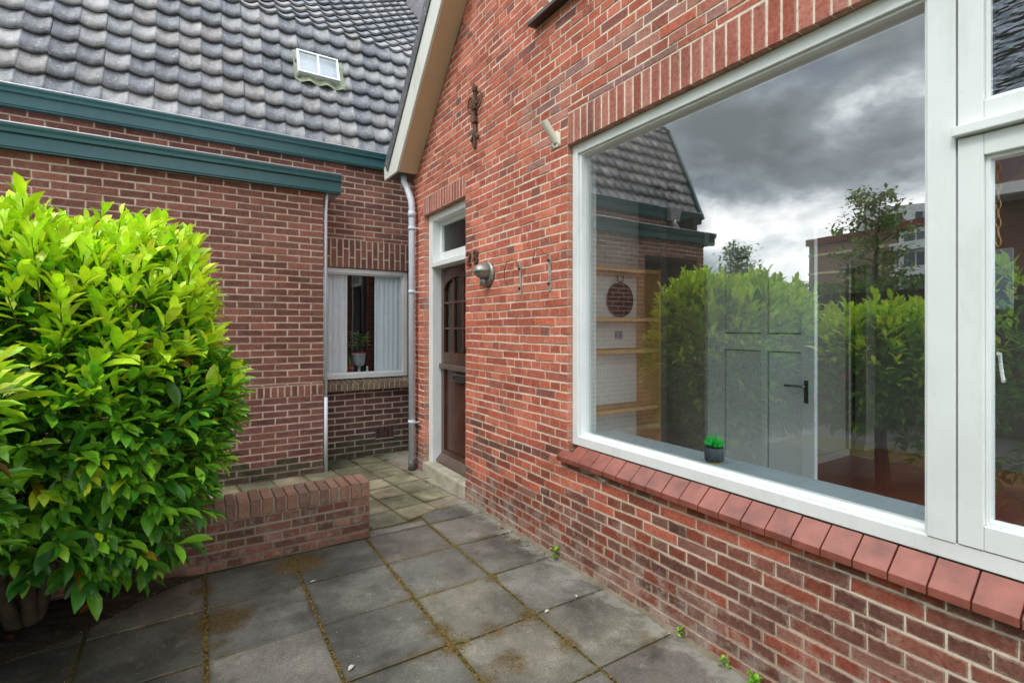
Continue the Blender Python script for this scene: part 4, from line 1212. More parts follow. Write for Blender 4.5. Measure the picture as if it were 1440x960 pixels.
# small path tiles
PG = [(146, 140, 112), (136, 132, 106), (150, 140, 116), (128, 128, 100), (140, 128, 110), (124, 122, 98)]
def rot(x, y): 
    a = R(6.0); dx, dy = x - 1.64, y - 4.36
    return 1.64 + dx * math.cos(a) - dy * math.sin(a), 4.36 + dx * math.sin(a) + dy * math.cos(a)
def ptile(i, j):
    x0, y0 = 1.64 + i * .296, 4.36 + j * .30
    P = [(x0, y0), (x0 + .29, y0), (x0 + .29, y0 + .294), (x0, y0 + .294)]
    P = [rot(*p) for p in P]
    P = [(min(2.30, p[0]), max(3.72 if p[0] < 1.52 else 3.85, min(5.885, p[1]))) for p in P]
    ar = (P[2][0] - P[0][0]) * (P[2][1] - P[0][1]); ar2 = (P[1][0] - P[0][0])
    if ar < .004 or ar2 < .03 or P[2][1] - P[1][1] < .03 or P[3][1] - P[0][1] < .03: return
    c = pick(PG, rs); tz = .004
    z = [rs.uniform(-tz, tz) for _ in range(4)]
    g = .003
    cx_ = sum(p[0] for p in P) / 4; cy_ = sum(p[1] for p in P) / 4
    P = [(p[0] + g * (1 if p[0] < cx_ else -1), p[1] + g * (1 if p[1] < cy_ else -1)) for p in P]
    b = [mb.vert((p[0], p[1], -.03)) for p in P]; m = [mb.vert((p[0], p[1], -.003 + q)) for p, q in zip(P, z)]
    tt = [mb.vert((p[0] + .004 * (1 if p[0] < cx_ else -1), p[1] + .004 * (1 if p[1] < cy_ else -1), q)) for p, q in zip(P, z)]
    for a, d in ((b, m), (m, tt)):
        for k in range(4): mb.uv[len(mb.f)] = None; mb.face((a[k], a[(k + 1) % 4], d[(k + 1) % 4], d[k]), 0, c)
    mb.uv[len(mb.f)] = (.29, .29); mb.face(tt, 0, c)
for i in range(-17, 4):
    for j in range(-5, 8): ptile(i, j)
tag(mb.build('paving', [M['slab'], M['moss']], recalc=False), None, None, None, 'structure')

# soil bed under the shrubs
mb = MB(); rs = random.Random(5)
edge = [(.04, 3.575), (-.10, 3.51), (-.24, 3.42), (-.38, 3.28), (-.50, 3.17), (-.70, 3.14), (-.88, 3.08), (-.95, 2.6), (-.98, 1.0), (-.98, -3.3)]
ne = 60; rings = []
def along(pts, t):
    s = t * (len(pts) - 1); i = min(int(s), len(pts) - 2); f = s - i
    return (pts[i][0] * (1 - f) + pts[i + 1][0] * f, pts[i][1] * (1 - f) + pts[i + 1][1] * f)
for i in range(ne + 1):
    ex, ey = along(edge, i / ne); ring = []
    ix, iy = -2.2, ey if ey < 3.0 else 3.575
    if i == 0: ix, iy = -2.2, 3.578
    for k in range(16):
        f = k / 15; h = .006 + .035 * min(1, f * 6) + rs.uniform(-.008, .012)
        if k == 0: h = -.006
        ring.append(mb.vert((ex + (ix - ex) * f + (rs.uniform(-.015, .015) if k < 2 else 0), ey + (iy - ey) * f, h)))
    rings.append(ring)
for a, b in zip(rings, rings[1:]):
    for k in range(15): mb.face((a[k], a[k + 1], b[k + 1], b[k]), 0, (1, 1, 1), True)
tag(mb.build('soil_bed', M['soil'], recalc=False), None, None, None, 'structure')

# moss, crumbs and litter along the joints
mb = MB(); rs = random.Random(77)
def crumb(x, y, z, r, m, c=(1, 1, 1), flat=.6):
    n = 5; a0 = rs.uniform(0, 6.28)
    b = [mb.vert((x + r * math.cos(a0 + k * 6.283 / n) * rs.uniform(.7, 1.2), y + r * math.sin(a0 + k * 6.283 / n) * rs.uniform(.7, 1.2), z)) for k in range(n)]
    tp = mb.vert((x, y, z + r * flat))
    for k in range(n): mb.face((b[k], b[(k + 1) % n], tp), m, c, False)
mossc = [(110, 92, 40), (86, 84, 34), (130, 96, 48), (70, 72, 30), (98, 76, 40)]
lines = []
for (x0, x1) in colx[4:]:
    for y in rowy[9:]: lines.append(((x0, y), (x1, y), .28))
for x in (.0425, .533, 1.029, 1.511): lines.append(((x, .6), (x, 3.58), 1.0))
for (p, q, w) in lines:
    L = math.hypot(q[0] - p[0], q[1] - p[1])
    for k in range(int(L * 520 * w)):
        f = rs.random(); x = p[0] + (q[0] - p[0]) * f; y = p[1] + (q[1] - p[1]) * f
        dens = .5 + .5 * math.sin(x * 9.1 + y * 7.3) * math.sin(y * 5.1 - x * 3.3)
        if rs.random() > dens + .1: continue
        s = .006 + .012 * dens
        crumb(x + rs.gauss(0, s * .6), y + rs.gauss(0, s * .6), -.006 + rs.random() * .004, rs.uniform(.003, .008), 0, pick(mossc, rs), .7)
spots = [(.56, 3.42, .10, 420), (.12, 2.97, .09, 420), (.05, 3.36, .06, 200), (.06, 2.75, .05, 140), (1.46, 2.17, .06, 180), (1.03, 2.17, .07, 240), (1.5, 1.87, .05, 160), (1.88, 1.75, .07, 220), (1.9, 3.0, .04, 80), (1.05, 1.85, .07, 200), (1.51, 2.62, .03, 80)]
for (x, y, s, n) in spots:
    for k in range(n): crumb(x + rs.gauss(0, s * .75), y + rs.gauss(0, s * .55), -.001, rs.uniform(.002, .006), 0, pick(mossc, rs), .5)
# grit along the wall foot and everywhere
for k in range(1500):
    y = rs.uniform(.7, 3.9); crumb(2.0 - abs(rs.gauss(0, .035)) - .004, y, -.001, rs.uniform(.002, .006), 0, pick([(150, 146, 138), (120, 112, 96), (90, 84, 70), (176, 172, 164)], rs), .6)
for k in range(700):
    crumb(rs.uniform(-.5, 2.0), rs.uniform(.8, 3.6), 0, rs.uniform(.0012, .003), 0, pick([(196, 194, 186), (150, 140, 120), (120, 100, 70)], rs), .5)
for k in range(500):
    f = rs.random(); ex, ey = along(edge[:8], f); crumb(ex + rs.gauss(-.03, .05), ey + rs.gauss(.02, .04), .006, rs.uniform(.002, .006), 0, pick([(120, 110, 94), (110, 80, 60), (80, 66, 50), (90, 70, 50)], rs), .6)
def attr_mat(name, rough=.9):
    m, nt, b = newmat(name); nt.links.new(attr(nt), b.inputs['Base Color']); b.inputs['Roughness'].default_value = rough; return m
M['crumb'] = attr_mat('moss_crumbs')
tag(mb.build('moss_and_grit', M['crumb'], recalc=False), 'brown and green moss crumbs and pale grit along the paving joints', 'moss', None, 'stuff')

# petals and fallen leaves
def flat_leaf(name, x, y, z, L, W, ang, col, label, cat, group=None, curl=.3):
    d = (math.cos(ang), math.sin(ang), .12 * curl); c = lin(col)
    o = leaf_mesh(name, [((x, y, z + .006), d, (0.15, .1, 1), L, W, c)], M['leaf'])
    return tag(o, label, cat, group)
flat_leaf('fallen_leaf', -.50, 3.30, .05, .12, .05, 1.0, (170, 100, 50), 'dry orange brown leaf curled on the soil beside the laurel stem', 'leaf', 'fallen leaves')
flat_leaf('fallen_leaf', 1.955, 3.20, .004, .045, .03, 2.6, (176, 120, 56), 'small tan leaf lying at the foot of the red brick wall', 'leaf', 'fallen leaves')
flat_leaf('fallen_leaf', -.72, 3.22, .04, .09, .04, 2.2, (146, 84, 60), 'reddish dead leaf on the soil near the picture edge', 'leaf', 'fallen leaves')
for (x, y, s, a, lb) in ((1.549, 2.133, .04, .3, 'white petal at the crossing of two joints, near the wall'), (.563, 2.228, .045, .8, 'long white petal on the slab at the bottom of the view'), (.569, 3.124, .035, .2, 'white petal beside the low garden wall joint'), (1.79, 2.16, .03, 1.2, 'cream petal nearest the red wall foot')):
    flat_leaf('fallen_petal', x, y, .002, s, s * .45, a, (226, 226, 216), lb, 'petal', 'white petals on the slabs')
# weeds
def weed(x, y, n, s, label, seed):
    r_ = random.Random(seed); lv = []
    for i in range(n):
        th = r_.uniform(0, 6.28); h = r_.uniform(0, s * .9)
        lv.append(((x + r_.uniform(-.2, .2) * s, y + r_.uniform(-.2, .2) * s, h), (math.cos(th) - .3, math.sin(th), r_.uniform(.2, 1.2)), (0, 0, 1), s * .45 * r_.uniform(.7, 1.2), s * .28, lin(r_.choice([(120, 180, 40), (150, 200, 60), (100, 160, 40)]))))
    t = leaf_mesh('weed', lv, M['leaf']); tag(t, label, 'weed', 'weeds at the wall foot')
weed(1.975, 2.60, 16, .075, 'bright green weed sprouting from the wall foot, tallest of the weeds', 1)
weed(1.985, 1.62, 9, .05, 'tiny weed at the wall foot in the middle of the window front', 2)
weed(1.975, 1.37, 12, .055, 'leafy weed in the gravel at the wall foot, next to last', 3)
weed(1.965, 1.22, 24, .07, 'spreading weed at the wall foot at the bottom edge of the view', 4)

# ================================================================== laurel
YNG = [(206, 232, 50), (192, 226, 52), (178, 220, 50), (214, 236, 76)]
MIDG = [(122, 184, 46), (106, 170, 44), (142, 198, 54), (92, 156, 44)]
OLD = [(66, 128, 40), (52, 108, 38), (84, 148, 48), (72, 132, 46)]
def superpoint(c, r, th, ph, e):
    d = Vector((math.cos(ph) * math.cos(th), math.cos(ph) * math.sin(th), math.sin(ph)))
    q = (abs(d.x / r[0]) ** e + abs(d.y / r[1]) ** e + abs(d.z / r[2]) ** e) ** (-1 / e)
    return d * q, d
def laurel(name, c, r, nsh, seed, label, group=None, e=3.0, L=.105, keep=None, stems=(), young_h=.55, low=-1.0, small=False, inner=1.0):
    rs = random.Random(seed)
    t = empty(name, (c[0], c[1], 0), label, 'shrub', group)
    lv = []; tw = MB()
    n = 0; tries = 0
    while n < nsh and tries < nsh * 20:
        tries += 1
        v = Vector((rs.gauss(0, 1), rs.gauss(0, 1), rs.gauss(0, 1)))
        # sample roughly evenly on the superellipsoid
        v = Vector((v.x * r[0], v.y * r[1], v.z * r[2])).normalized()
        q = (abs(v.x / r[0]) ** e + abs(v.y / r[1]) ** e + abs(v.z / r[2]) ** e) ** (-1 / e)
        deep = rs.random() < inner * .45
        lump = 1 + .07 * math.sin(v.x * 7 + seed) * math.sin(v.y * 6 + 1.3) + .06 * math.sin(v.z * 9 + seed * 2) + rs.gauss(0, .035)
        k = lump * (rs.uniform(.72, .92) if deep else 1)
        p = Vector(c) + v * q * k
        if p.z < low + rs.uniform(-.04, .14): continue
        if keep and not keep(p): continue
        n += 1
        nrm = Vector((v.x / r[0], v.y / r[1], v.z / r[2])).normalized()
        hf = (p.z - (c[2] - r[2])) / (2 * r[2])
        ax = (nrm * 1.0 + Vector((0, 0, .75 if hf > .5 else .25)) + Vector((rs.gauss(0, .25), rs.gauss(0, .25), rs.gauss(0, .2)))).normalized()
        slen = rs.uniform(.10, .20)
        if hf > .84 and rs.random() < .5: slen *= 1.9; ax = (ax + Vector((0, 0, .9))).normalized()
        base = p - ax * slen * .7
        tip = base + ax * slen
        if not small: tw.tube([base - ax * .08, tip], [.004, .0022], 4, c=lin((110, 130, 50)), caps=False)
        nl = rs.randint(6, 9); szf = rs.uniform(.72, 1.15)
        # perpendicular frame
        s1 = ax.cross(Vector((0, 0, 1))) if abs(ax.z) < .95 else Vector((1, 0, 0)); s1.normalize(); s2 = ax.cross(s1)
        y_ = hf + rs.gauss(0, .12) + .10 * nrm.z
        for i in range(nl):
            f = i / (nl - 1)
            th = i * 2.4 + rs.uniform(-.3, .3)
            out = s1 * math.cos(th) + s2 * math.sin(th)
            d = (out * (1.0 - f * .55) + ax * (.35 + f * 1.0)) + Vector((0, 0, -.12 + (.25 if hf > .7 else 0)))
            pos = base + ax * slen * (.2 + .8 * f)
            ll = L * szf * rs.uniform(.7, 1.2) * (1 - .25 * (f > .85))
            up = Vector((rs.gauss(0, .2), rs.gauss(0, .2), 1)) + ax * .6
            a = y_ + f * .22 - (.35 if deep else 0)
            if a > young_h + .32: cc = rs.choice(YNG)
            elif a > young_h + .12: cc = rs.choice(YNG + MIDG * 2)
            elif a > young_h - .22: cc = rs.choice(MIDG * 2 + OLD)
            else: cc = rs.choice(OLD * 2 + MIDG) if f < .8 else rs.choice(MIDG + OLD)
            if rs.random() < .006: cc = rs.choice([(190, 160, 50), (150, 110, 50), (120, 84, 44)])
            kk = rs.uniform(.72, 1.25); col = tuple(x * kk * rs.uniform(.92, 1.08) for x in lin(cc))
            lv.append((tuple(pos), tuple(d.normalized()), tuple(up.normalized()), ll, ll * rs.uniform(.33, .41), col))
    if small: leaf_mesh('foliage', lv, M['leaf'], t, LEAF_S, LEAF_SF)
    else:
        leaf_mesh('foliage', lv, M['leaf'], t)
        tw.build('twigs', M['leaf'], t, recalc=False)
    for st in stems:
        mb = MB(); n_ = len(st); mb.tube(st, [.036 - .02 * i / (n_ - 1) for i in range(n_)], 8); mb.build('stem', M['bark'], t)
    return t
st = [[(-.69, 3.38, -.02), (-.70, 3.37, .2), (-.74, 3.36, .45), (-.72, 3.38, .9), (-.6, 3.4, 1.4)],
      [(-.69, 3.40, -.02), (-.62, 3.42, .3), (-.5, 3.43, .7), (-.3, 3.4, 1.2)],
      [(-.74, 3.36, .0), (-.85, 3.42, .4), (-1.0, 3.45, 1.0), (-1.05, 3.4, 1.5)],
      [(-.84, 3.50, -.02), (-.9, 3.5, .5), (-1.1, 3.5, 1.1)]]
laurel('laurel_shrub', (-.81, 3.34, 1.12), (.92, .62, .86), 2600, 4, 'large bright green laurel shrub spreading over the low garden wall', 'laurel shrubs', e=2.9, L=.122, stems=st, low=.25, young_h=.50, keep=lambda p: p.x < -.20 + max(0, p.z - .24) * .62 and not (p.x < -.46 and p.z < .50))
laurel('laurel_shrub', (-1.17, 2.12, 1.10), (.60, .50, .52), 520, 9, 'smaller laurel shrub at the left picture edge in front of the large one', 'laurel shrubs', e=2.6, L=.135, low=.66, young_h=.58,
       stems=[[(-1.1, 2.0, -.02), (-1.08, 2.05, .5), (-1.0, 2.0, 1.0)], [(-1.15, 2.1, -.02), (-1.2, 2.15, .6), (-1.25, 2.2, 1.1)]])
laurel('laurel_hedge', (-1.60, -.9, 1.0), (.50, 2.6, 1.0), 1700, 14, 'long laurel hedge mirrored in the big window, bright tips along its top', None, e=5, L=.125, low=.1, young_h=.60, small=True)

# ================================================================== things seen mirrored in the glass
def leafy_blob(t, c, r, n, L, W, cols, seed, nm='foliage', e=2.2, hollow=.35):
    rs = random.Random(seed); lv = []
    for i in range(n):
        v = Vector((rs.gauss(0, 1), rs.gauss(0, 1), rs.gauss(0, 1))).normalized()
        q = (abs(v.x / r[0]) ** e + abs(v.y / r[1]) ** e + abs(v.z / r[2]) ** e) ** (-1 / e)
        k = (hollow + (1 - hollow) * rs.random() ** .5) * (1 + .18 * math.sin(v.x * 6 + v.z * 5 + seed) * math.sin(v.y * 7 + seed))
        p = Vector(c) + v * q * k
        lv.append((tuple(p), (rs.gauss(0, 1), rs.gauss(0, 1), rs.gauss(0, .6)), (0, 0, 1), L * rs.uniform(.6, 1.2), W * rs.uniform(.6, 1.2), tuple(x * rs.uniform(.7, 1.2) for x in lin(rs.choice(cols)))))
    return leaf_mesh(nm, lv, M['leaf_far'], t, LEAF_S, LEAF_SF)
t = empty('conifer_hedge', (-5.6, 1.5, 0), 'dark clipped hedge behind the laurels, mirrored in the big window', 'hedge')
rs = random.Random(51); lv = []
for i in range(9000):
    y = rs.uniform(-8, 11); z = 2.25 * rs.random() ** .6; x = -5.4 + (rs.uniform(-.1, .12)) if rs.random() < .6 else rs.uniform(-6.2, -5.4)
    if x < -5.5: z = 2.2 + rs.uniform(-.1, .1)
    lv.append(((x, y, z), (rs.gauss(.6, .6), rs.gauss(0, 1), rs.gauss(.3, .6)), (0, 0, 1), .16 * rs.uniform(.6, 1.2), .07, tuple(q * rs.uniform(.6, 1.3) for q in lin(rs.choice([(70, 104, 50), (86, 122, 56), (106, 138, 62)])))))
leaf_mesh('foliage', lv, M['leaf_far'], t, LEAF_S, LEAF_SF)
mb = MB(); mb.box(-6.15, -5.5, -8, 11, 0, 2.12); mb.build('hedge_core', M['soil'], t)

def tree(name, x, y, h, w, label, seed, n=2600, cols=((104, 134, 70), (124, 156, 76), (92, 118, 62), (146, 172, 92)), L=.16, layers=7, lean=0):
    t = empty(name, (x, y, 0), label, 'tree', 'trees beyond the hedge'); rs = random.Random(seed)
    mb = MB(); mb.tube([(x, y, 0), (x + .05, y, h * .4), (x - .05 + lean * .5, y, h * .75), (x + lean, y, h * .97)], [w * .035 + .03, w * .03 + .02, .04, .012], 8); mb.build('trunk', M['bark'], t)
    lv = []; br = MB()
    for k in range(layers * 5):
        f = (k + .5) / (layers * 5); z = h * (.28 + .68 * f); R_ = w * .5 * (1 - f * .75) * rs.uniform(.55, 1.2)
        th = k * 2.4 + rs.uniform(-.4, .4)
        ex, ey, ez = x + math.cos(th) * R_, y + math.sin(th) * R_, z + R_ * rs.uniform(.05, .35)
        br.tube([(x + lean * f, y, z - .1), ((x + ex) / 2, (y + ey) / 2, (z + ez) / 2 + .05), (ex, ey, ez)], [.03, .02, .008], 5)
        m = n // (layers * 5)
        for i in range(m):
            g = rs.uniform(.35, 1.08)
            p = (x + (ex - x) * g + rs.gauss(0, w * .055), y + (ey - y) * g + rs.gauss(0, w * .055), z + (ez - z) * g + rs.gauss(0, h * .02))
            lv.append((p, (rs.gauss(0, 1), rs.gauss(0, 1), rs.gauss(0, .7)), (0, 0, 1), L * rs.uniform(.6, 1.2), L * .5, tuple(q * rs.uniform(.7, 1.25) for q in lin(rs.choice(cols)))))
    br.build('branch', M['bark'], t); leaf_mesh('crown', lv, M['leaf_far'], t, LEAF_S, LEAF_SF)
    return t
tree('tree', -18.7, 9.2, 7.1, 4.2, 'tall loose tree with a crooked top in front of the flats, mirrored in the glass', 3, 2300, L=.26, lean=-.5, layers=5)
tree('tree', -6.9, 7.35, 3.55, 1.7, 'small rounded tree just over the laurel tops, mirrored in the glass', 8, 2600, L=.13)

def P(u_y): return u_y
def block(name, p, q, h, depth, wallm, label, bands=(), roofm=None, roofh=.8, windows=None):
    """facade from p to q (plan), facing the garden"""
    t = empty(name, (p[0], p[1], 0), label, 'building')
    p = Vector((p[0], p[1], 0)); q = Vector((q[0], q[1], 0)); d = (q - p); Lg = d.length; d.normalize(); n = Vector((-d.y, d.x, 0))
    if n.x < 0: n = -n            # outward towards +x
    mp = lambda a, b, dd: tuple(p + d * a + n * dd + Vector((0, 0, b)))
    mb = MB(mp); mb.box(0, Lg, 0, h, -depth, 0); mb.build('wall', wallm, t)
    if roofm: 
        mb = MB(mp); mb.box(-.3, Lg + .3, h - roofh, h + .15, -depth - .3, .35); mb.build('roof_edge', roofm, t)
    for (z, th, m, pr) in bands:
        mb = MB(mp); mb.box(-.05, Lg + .05, z, z + th, -1, pr); mb.build('band', m, t)
    for (a0, a1, z0, z1) in (windows or []):
        mb = MB(mp); mb.box(a0, a1, z0, z1, -.2, .06)
        w = mb.build('window', M['white'], t)
        mb = MB(mp); mm = max(1, int((a1 - a0) / 1.3))
        for i in range(mm):
            s = (a1 - a0) / mm; mb.box(a0 + i * s + .08, a0 + (i + 1) * s - .08, z0 + .1, z1 - .1, .0605, .075)
        mb.build('pane', M['win_far'], w)
    return t
M['win_far'] = simple('far_window_glass', (70, 82, 94), .1, 0, .3, .3)
M['brown_far'] = simple('far_brown_brick', (140, 118, 102), .9, 0, .12, .5)
M['white_far'] = simple('far_white_render', (226, 230, 230), .8, 0, .05, .3)
M['roof_red'] = simple('red_brown_fascia', (120, 54, 44), .6, 0, .1, .5)
M['cream_far'] = simple('cream_band', (214, 196, 160), .8, 0, .05, .5)
M['brown_house'] = simple('brown_house_brick', (112, 68, 54), .9, 0, .2, 6, .01, bscale=30)
block('apartment_block', (-73.4, 39.7), (-71.6, 27.9), 14.4, 12, M['brown_far'], 'brown brick flats with red roof edge and two cream bands, mirrored in the glass',
      bands=[(11.9, .35, M['cream_far'], .12), (9.2, .35, M['cream_far'], .12)], roofm=M['roof_red'])
block('apartment_block', (-71.4, 27.7), (-68.0, 16.0), 14.6, 12, M['white_far'], 'white balconied flats with red roof edge beside the brown block, mirrored in the glass',
      bands=[(11.0, 1.0, M['white_far'], 1.4), (7.9, 1.0, M['white_far'], 1.4), (4.8, 1.0, M['white_far'], 1.4)], roofm=M['roof_red'],
      windows=[(.6, 5.0, 12.1, 13.3), (6, 11.5, 12.1, 13.3), (.6, 5.0, 9.0, 10.8), (6, 11.5, 9.0, 10.8), (.6, 5.0, 5.9, 7.6), (6, 11.5, 5.9, 7.6)])
block('apartment_block', (-121, 51.5), (-131, 34), 27.6, 20, M['white_far'], 'taller plain white flats rising behind the others, mirrored in the glass',
      windows=[(2, 6, 23, 26), (8, 14, 23, 26), (2, 6, 18, 21), (8, 14, 18, 21)])
# brown house opposite
t = empty('opposite_house', (-9.0, -1, 0), 'dark brown brick house with an overhanging eave, mirrored in the side pane', 'house')
mb = MB(); mb.box(-17, -9.0, -8, 3.25, 0, 6.5); mb.build('wall', M['brown_house'], t)
mb = MB(); mb.hexa([(-17.5, -8.5, 6.5), (-8.3, -8.5, 6.5), (-8.3, 3.6, 6.5), (-17.5, 3.6, 6.5), (-13.5, -8.5, 9.5), (-12.5, -8.5, 9.5), (-12.5, 3.6, 9.5), (-13.5, 3.6, 9.5)], 0, lin((80, 76, 76))); mb.build('roof', M['tile'], t)
mb = MB(); mb.box(-9.0, -8.2, -8, 3.2, 3.9, 4.1); mb.build('canopy', M['white_far'], t)
mb = MB(); mb.box(-9.02, -8.97, 1.0, 2.2, 1.2, 2.6); mb.build('window', M['win_far'], t)
# street lamp
t = empty('street_lamp', (-24.4, 12.6, 0), 'thin street lamp in front of the brown flats, mirrored in the glass', 'street lamp')
mb = MB(); mb.tube([(-24.4, 12.6, 0), (-24.4, 12.6, 4.3)], [.07, .045], 8); mb.build('pole', M['zinc'], t)
mb = MB(); mb.lathe([(.001, 0), (.14, .05), (.45, .22), (.48, .28), (.001, .34)], (-24.4, 12.6, 4.3), 14); mb.build('lamp_head', M['zinc'], t)

# ================================================================== interior things behind the big pane
t = empty('open_door', (3.6, 2.65, .12), 'light grey panelled inner door standing open behind the big window', 'door')
mb = MB(face_x(3.6)); Z0, Z1 = .13, 2.20; y0, y1 = 1.806, 2.656
for (a, b, c_, d_) in ((y0, y0 + .088, Z0, Z1), (y1 - .15, y1, Z0, Z1), (2.148, 2.192, Z0, Z1), (y0 + .088, 2.148, Z0, .30), (2.192, y1 - .15, Z0, .30), (y0 + .088, 2.148, 1.33, 1.455), (2.192, y1 - .15, 1.33, 1.455), (y0 + .088, 2.148, 2.05, Z1), (2.192, y1 - .15, 2.05, Z1)):
    mb.box(a, b, c_, d_, -.04, 0)
mb.build('door_leaf', M['door_grey'], t)
mb = MB(face_x(3.6))
for (a, b) in ((y0 + .088, 2.148), (2.192, y1 - .15)):
    for (c_, d_) in ((.30, 1.33), (1.455, 2.05)): mb.box(a + .007, b - .007, c_ + .007, d_ - .007, -.036, -.018); mb.box(a - .01, b + .01, c_ - .01, d_ + .01, -.048, -.0405, 1)
mb.build('panel', [M['door_grey'], M['dark_room']], t, bevel=.004)  # dark sheet behind the panels paints the shadow lines around them
mb = MB(); mb.box(3.590, 3.5995, 1.845, 1.873, .975, 1.135); hp = mb.build('handle_plate', M['darkmetal'], t, bevel=.004)
mb = MB(); mb.tube([(3.592, 1.859, 1.095), (3.55, 1.859, 1.095), (3.548, 1.875, 1.095), (3.55, 1.985, 1.092)], .009, 8); mb.build('handle', M['chrome'], hp)

t = empty('shelf_unit', (3.13, 3.2, .12), 'oak shelf unit with white back in the corner behind the big window', 'shelf unit')
mb = MB(); mb.box(3.495, 3.52, 3.08, 3.355, .12, 2.02); mb.build('side_board', M['oak'], t, bevel=.002)
mb = MB(); mb.box(2.25, 2.275, 3.08, 3.355, .12, 2.02); mb.build('side_board', M['oak'], t, bevel=.002)
for z in (.80, 1.30, 1.572, 1.995):
    mb = MB(); mb.box(2.275, 3.495, 3.09, 3.35, z - .018, z + .018); mb.build('shelf', M['oak'], t, bevel=.002)
mb = MB(); mb.box(2.2, 3.5, 3.351, 3.359, .12, 2.02); mb.build('back_panel', M['panel_white'], t)
t = empty('round_mirror', (3.29, 3.33, 1.76), 'round mirror with thin dark rim and hanging ring above the upper shelf', 'mirror')
mb = MB(); mb.lathe([(.150, -.006), (.158, -.006), (.158, .008), (.150, .008)], (3.27, 3.33, 1.755), 40, 'y'); mb.build('rim', M['black'], t)
mb = MB(); mb.lathe([(.001, 0), (.151, 0), (.151, .006), (.001, .006)], (3.27, 3.33, 1.755), 40, 'y'); mb.build('mirror_glass', M['mirror'], t)
mb = MB(); mb.tube([(3.27 + .04 * math.sin(a * .3491), 3.33, 1.955 + .04 * math.cos(a * .3491)) for a in range(19)], .004, 6); mb.build('hanging_ring', M['black'], t)
mb = MB(); mb.box(3.22, 3.31, 3.344, 3.350, 1.40, 1.47); mb.lathe([(.001, 0), (.02, 0), (.02, .004), (.001, .004)], (3.245, 3.341, 1.435), 12, 'y'); mb.lathe([(.001, 0), (.02, 0), (.02, .004), (.001, .004)], (3.285, 3.341, 1.435), 12, 'y')
tag(mb.build('power_socket', M['potgrey']), 'double power socket on the white back between two shelves', 'socket')

t = empty('potted_succulent', (2.185, 1.575, .828), 'small bright green succulent in a dark grey pot on the window board', 'potted plant')
cx_, cy_, cz_ = 2.185, 1.575, .828
mb = MB(); mb.lathe([(.001, .0), (.036, .0), (.038, .010), (.001, .010)], (cx_, cy_, cz_), 24); mb.build('pot_base', M['cork'], t)
mb = MB(); mb.lathe([(.001, .010), (.040, .010), (.045, .018), (.047, .078), (.044, .080), (.040, .076), (.038, .070), (.001, .070)], (cx_, cy_, cz_), 28); mb.build('pot', M['potdark'], t)
mb = MB(); rs = random.Random(3)
for ring_, (nn_, el, L_) in enumerate(((8, .45, .055), (7, .8, .055), (5, 1.15, .055), (1, 1.55, .05))):
    for k in range(nn_):
        th = k * 6.283 / nn_ + ring_ * .5; e = el + rs.uniform(-.1, .1)
        d = Vector((math.cos(th) * math.cos(e), math.sin(th) * math.cos(e), math.sin(e))); b = Vector((cx_, cy_, cz_ + .078)) + d * .006
        mb.tube([b, b + d * L_ * .5, b + d * L_ + Vector((0, 0, .005))], [.006, .009, .0012], 5)
mb.build('leaves', M['plastic_green'], t)

t = empty('chain_hanger', (2.24, .42, 2.0), 'grey panel hanging on a brass chain behind the side pane', 'hanging panel')
mb = MB()
hx, hy = 2.20, .533
for i in range(9):
    z = 2.02 - i * .030
    pts = [(hx + (.006 * math.cos(a) if i % 2 else 0), hy + (0 if i % 2 else .006 * math.cos(a)), z + .018 * math.sin(a)) for a in [k * 6.283 / 10 for k in range(11)]]
    mb.tube(pts, .002, 5)
mb.build('chain', M['brass'], t)
mb = MB(); mb.box(hx - .003, hx + .006, .497, .553, 1.56, 1.755); mb.build('panel', M['card'], t, bevel=.002)
mb = MB(face_x(2.21)); mb.prism([(.553, 2.06), (.47, 2.09), (.475, 1.99), (.553, 1.955)], -.004, .004); tag(mb.build('torn_card', M['card']), 'pale grey torn sheet fixed in the top corner of the side pane', 'card')

# ================================================================== light and sky
w = bpy.data.worlds.new('World'); scene.world = w; w.use_nodes = True
nt = w.node_tree; bg = nt.nodes['Background']
sky = nt.nodes.new('ShaderNodeTexSky'); sky.sky_type = 'NISHITA'; sky.sun_disc = False
SUN_EL, SUN_AZ = R(52), R(250)     # azimuth: direction towards the sun measured from +y clockwise
sky.sun_elevation = SUN_EL; sky.sun_rotation = SUN_AZ
tc = nt.nodes.new('ShaderNodeTexCoord')
sp = nt.nodes.new('ShaderNodeSeparateXYZ'); nt.links.new(tc.outputs['Generated'], sp.inputs[0])
mp = nt.nodes.new('ShaderNodeMapping'); mp.inputs['Scale'].default_value = (1.0, 1.0, 1.9); mp.inputs['Location'].default_value = (3.1, .4, .2)
nt.links.new(tc.outputs['Generated'], mp.inputs['Vector'])
n1 = nt.nodes.new('ShaderNodeTexNoise'); n1.inputs['Scale'].default_value = 3.0; n1.inputs['Detail'].default_value = 9; n1.inputs['Roughness'].default_value = .58; n1.inputs['Distortion'].default_value = .1
nt.links.new(mp.outputs[0], n1.inputs['Vector'])
rz = ramp(nt, sp.outputs['Z'], [(0.0, .50), (.07, .55), (.12, .78), (.18, .74), (.235, .44), (.29, .35), (.36, .41), (.48, .56), (1.0, .62)])
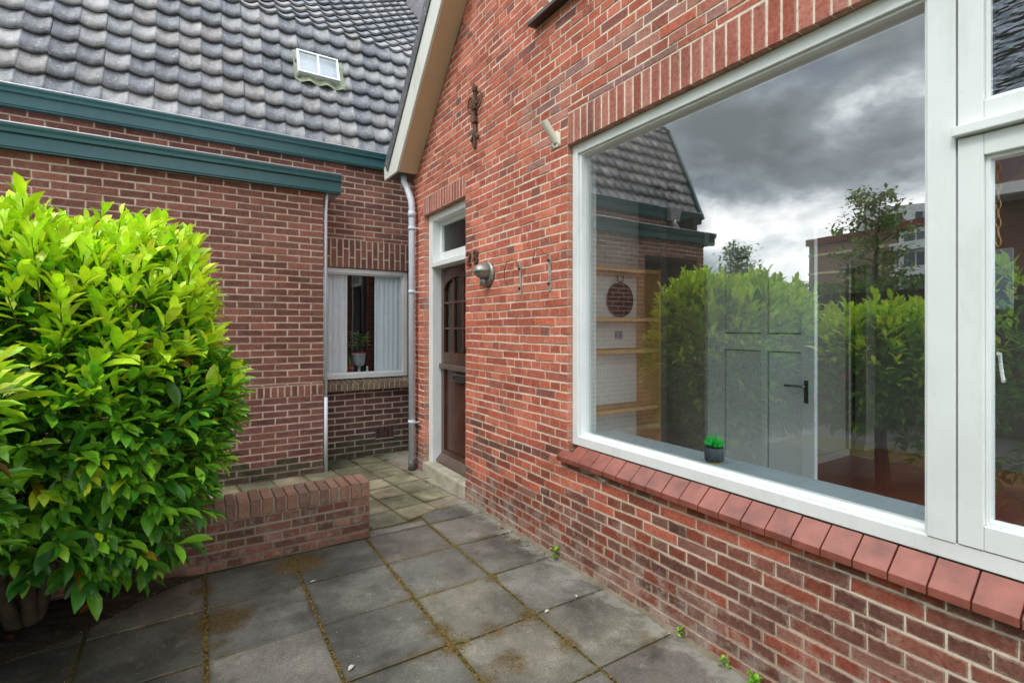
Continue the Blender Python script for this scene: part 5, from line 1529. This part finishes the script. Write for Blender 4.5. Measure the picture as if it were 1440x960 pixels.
# brightness = elevation term + noise term
sub = N(nt, 'ShaderNodeMath', operation='SUBTRACT'); nt.links.new(n1.outputs['Fac'], sub.inputs[0]); sub.inputs[1].default_value = .5
ml = N(nt, 'ShaderNodeMath', operation='MULTIPLY_ADD'); nt.links.new(sub.outputs[0], ml.inputs[0]); ml.inputs[1].default_value = 2.7; nt.links.new(rz.outputs['Color'], ml.inputs[2])
cr = ramp(nt, ml.outputs[0], [(.08, (.28, .345, .395)), (.34, (.46, .56, .63)), (.50, (.76, .88, .96)), (.62, (1.35, 1.46, 1.54)), (.85, (2.3, 2.33, 2.33))])
bl = N(nt, 'ShaderNodeVectorMath', operation='SCALE'); nt.links.new(sky.outputs[0], bl.inputs[0]); bl.inputs['Scale'].default_value = .8
# holes of blue sky
n2 = nt.nodes.new('ShaderNodeTexNoise'); n2.inputs['Scale'].default_value = 3.3; n2.inputs['Detail'].default_value = 4
nt.links.new(mp.outputs[0], n2.inputs['Vector'])
hole = ramp(nt, n2.outputs['Fac'], [(.56, 0.0), (.66, .7)])
cl = N(nt, 'ShaderNodeVectorMath', operation='SCALE'); nt.links.new(cr.outputs['Color'], cl.inputs[0]); cl.inputs['Scale'].default_value = 10.8
skm = mix(nt, hole.outputs['Color'], cl.outputs[0], bl.outputs[0])
nt.links.new(skm, bg.inputs['Color']); bg.inputs['Strength'].default_value = .125

sun = bpy.data.lights.new('sun', 'SUN'); sun.energy = 1.3; sun.angle = R(14); sun.color = (1, .96, .9)
so = bpy.data.objects.new('sun', sun); COL.objects.link(so)
dsun = Vector((math.sin(SUN_AZ) * math.cos(SUN_EL), math.cos(SUN_AZ) * math.cos(SUN_EL), math.sin(SUN_EL)))
so.rotation_euler = dsun.to_track_quat('Z', 'Y').to_euler()
so.location = dsun * 30

# ================================================================== camera
cam = bpy.data.cameras.new('camera'); co = bpy.data.objects.new('camera', cam); COL.objects.link(co)
co.location = (0, 0, 1.5); co.rotation_euler = (R(90), 0, -math.atan(445 / 705))
cam.sensor_width = 36; cam.lens = 705 / 1440 * 36; cam.shift_y = -19 / 1440; cam.clip_end = 1500; cam.clip_start = .02
scene.camera = co
scene.view_settings.view_transform = 'Standard'; scene.view_settings.look = 'None'
scene.view_settings.exposure = 0.36; scene.view_settings.gamma = 1
scene.cycles.max_bounces = 8; scene.cycles.diffuse_bounces = 4; scene.cycles.glossy_bounces = 4; scene.cycles.transparent_max_bounces = 12
scene.cycles.use_denoising = True
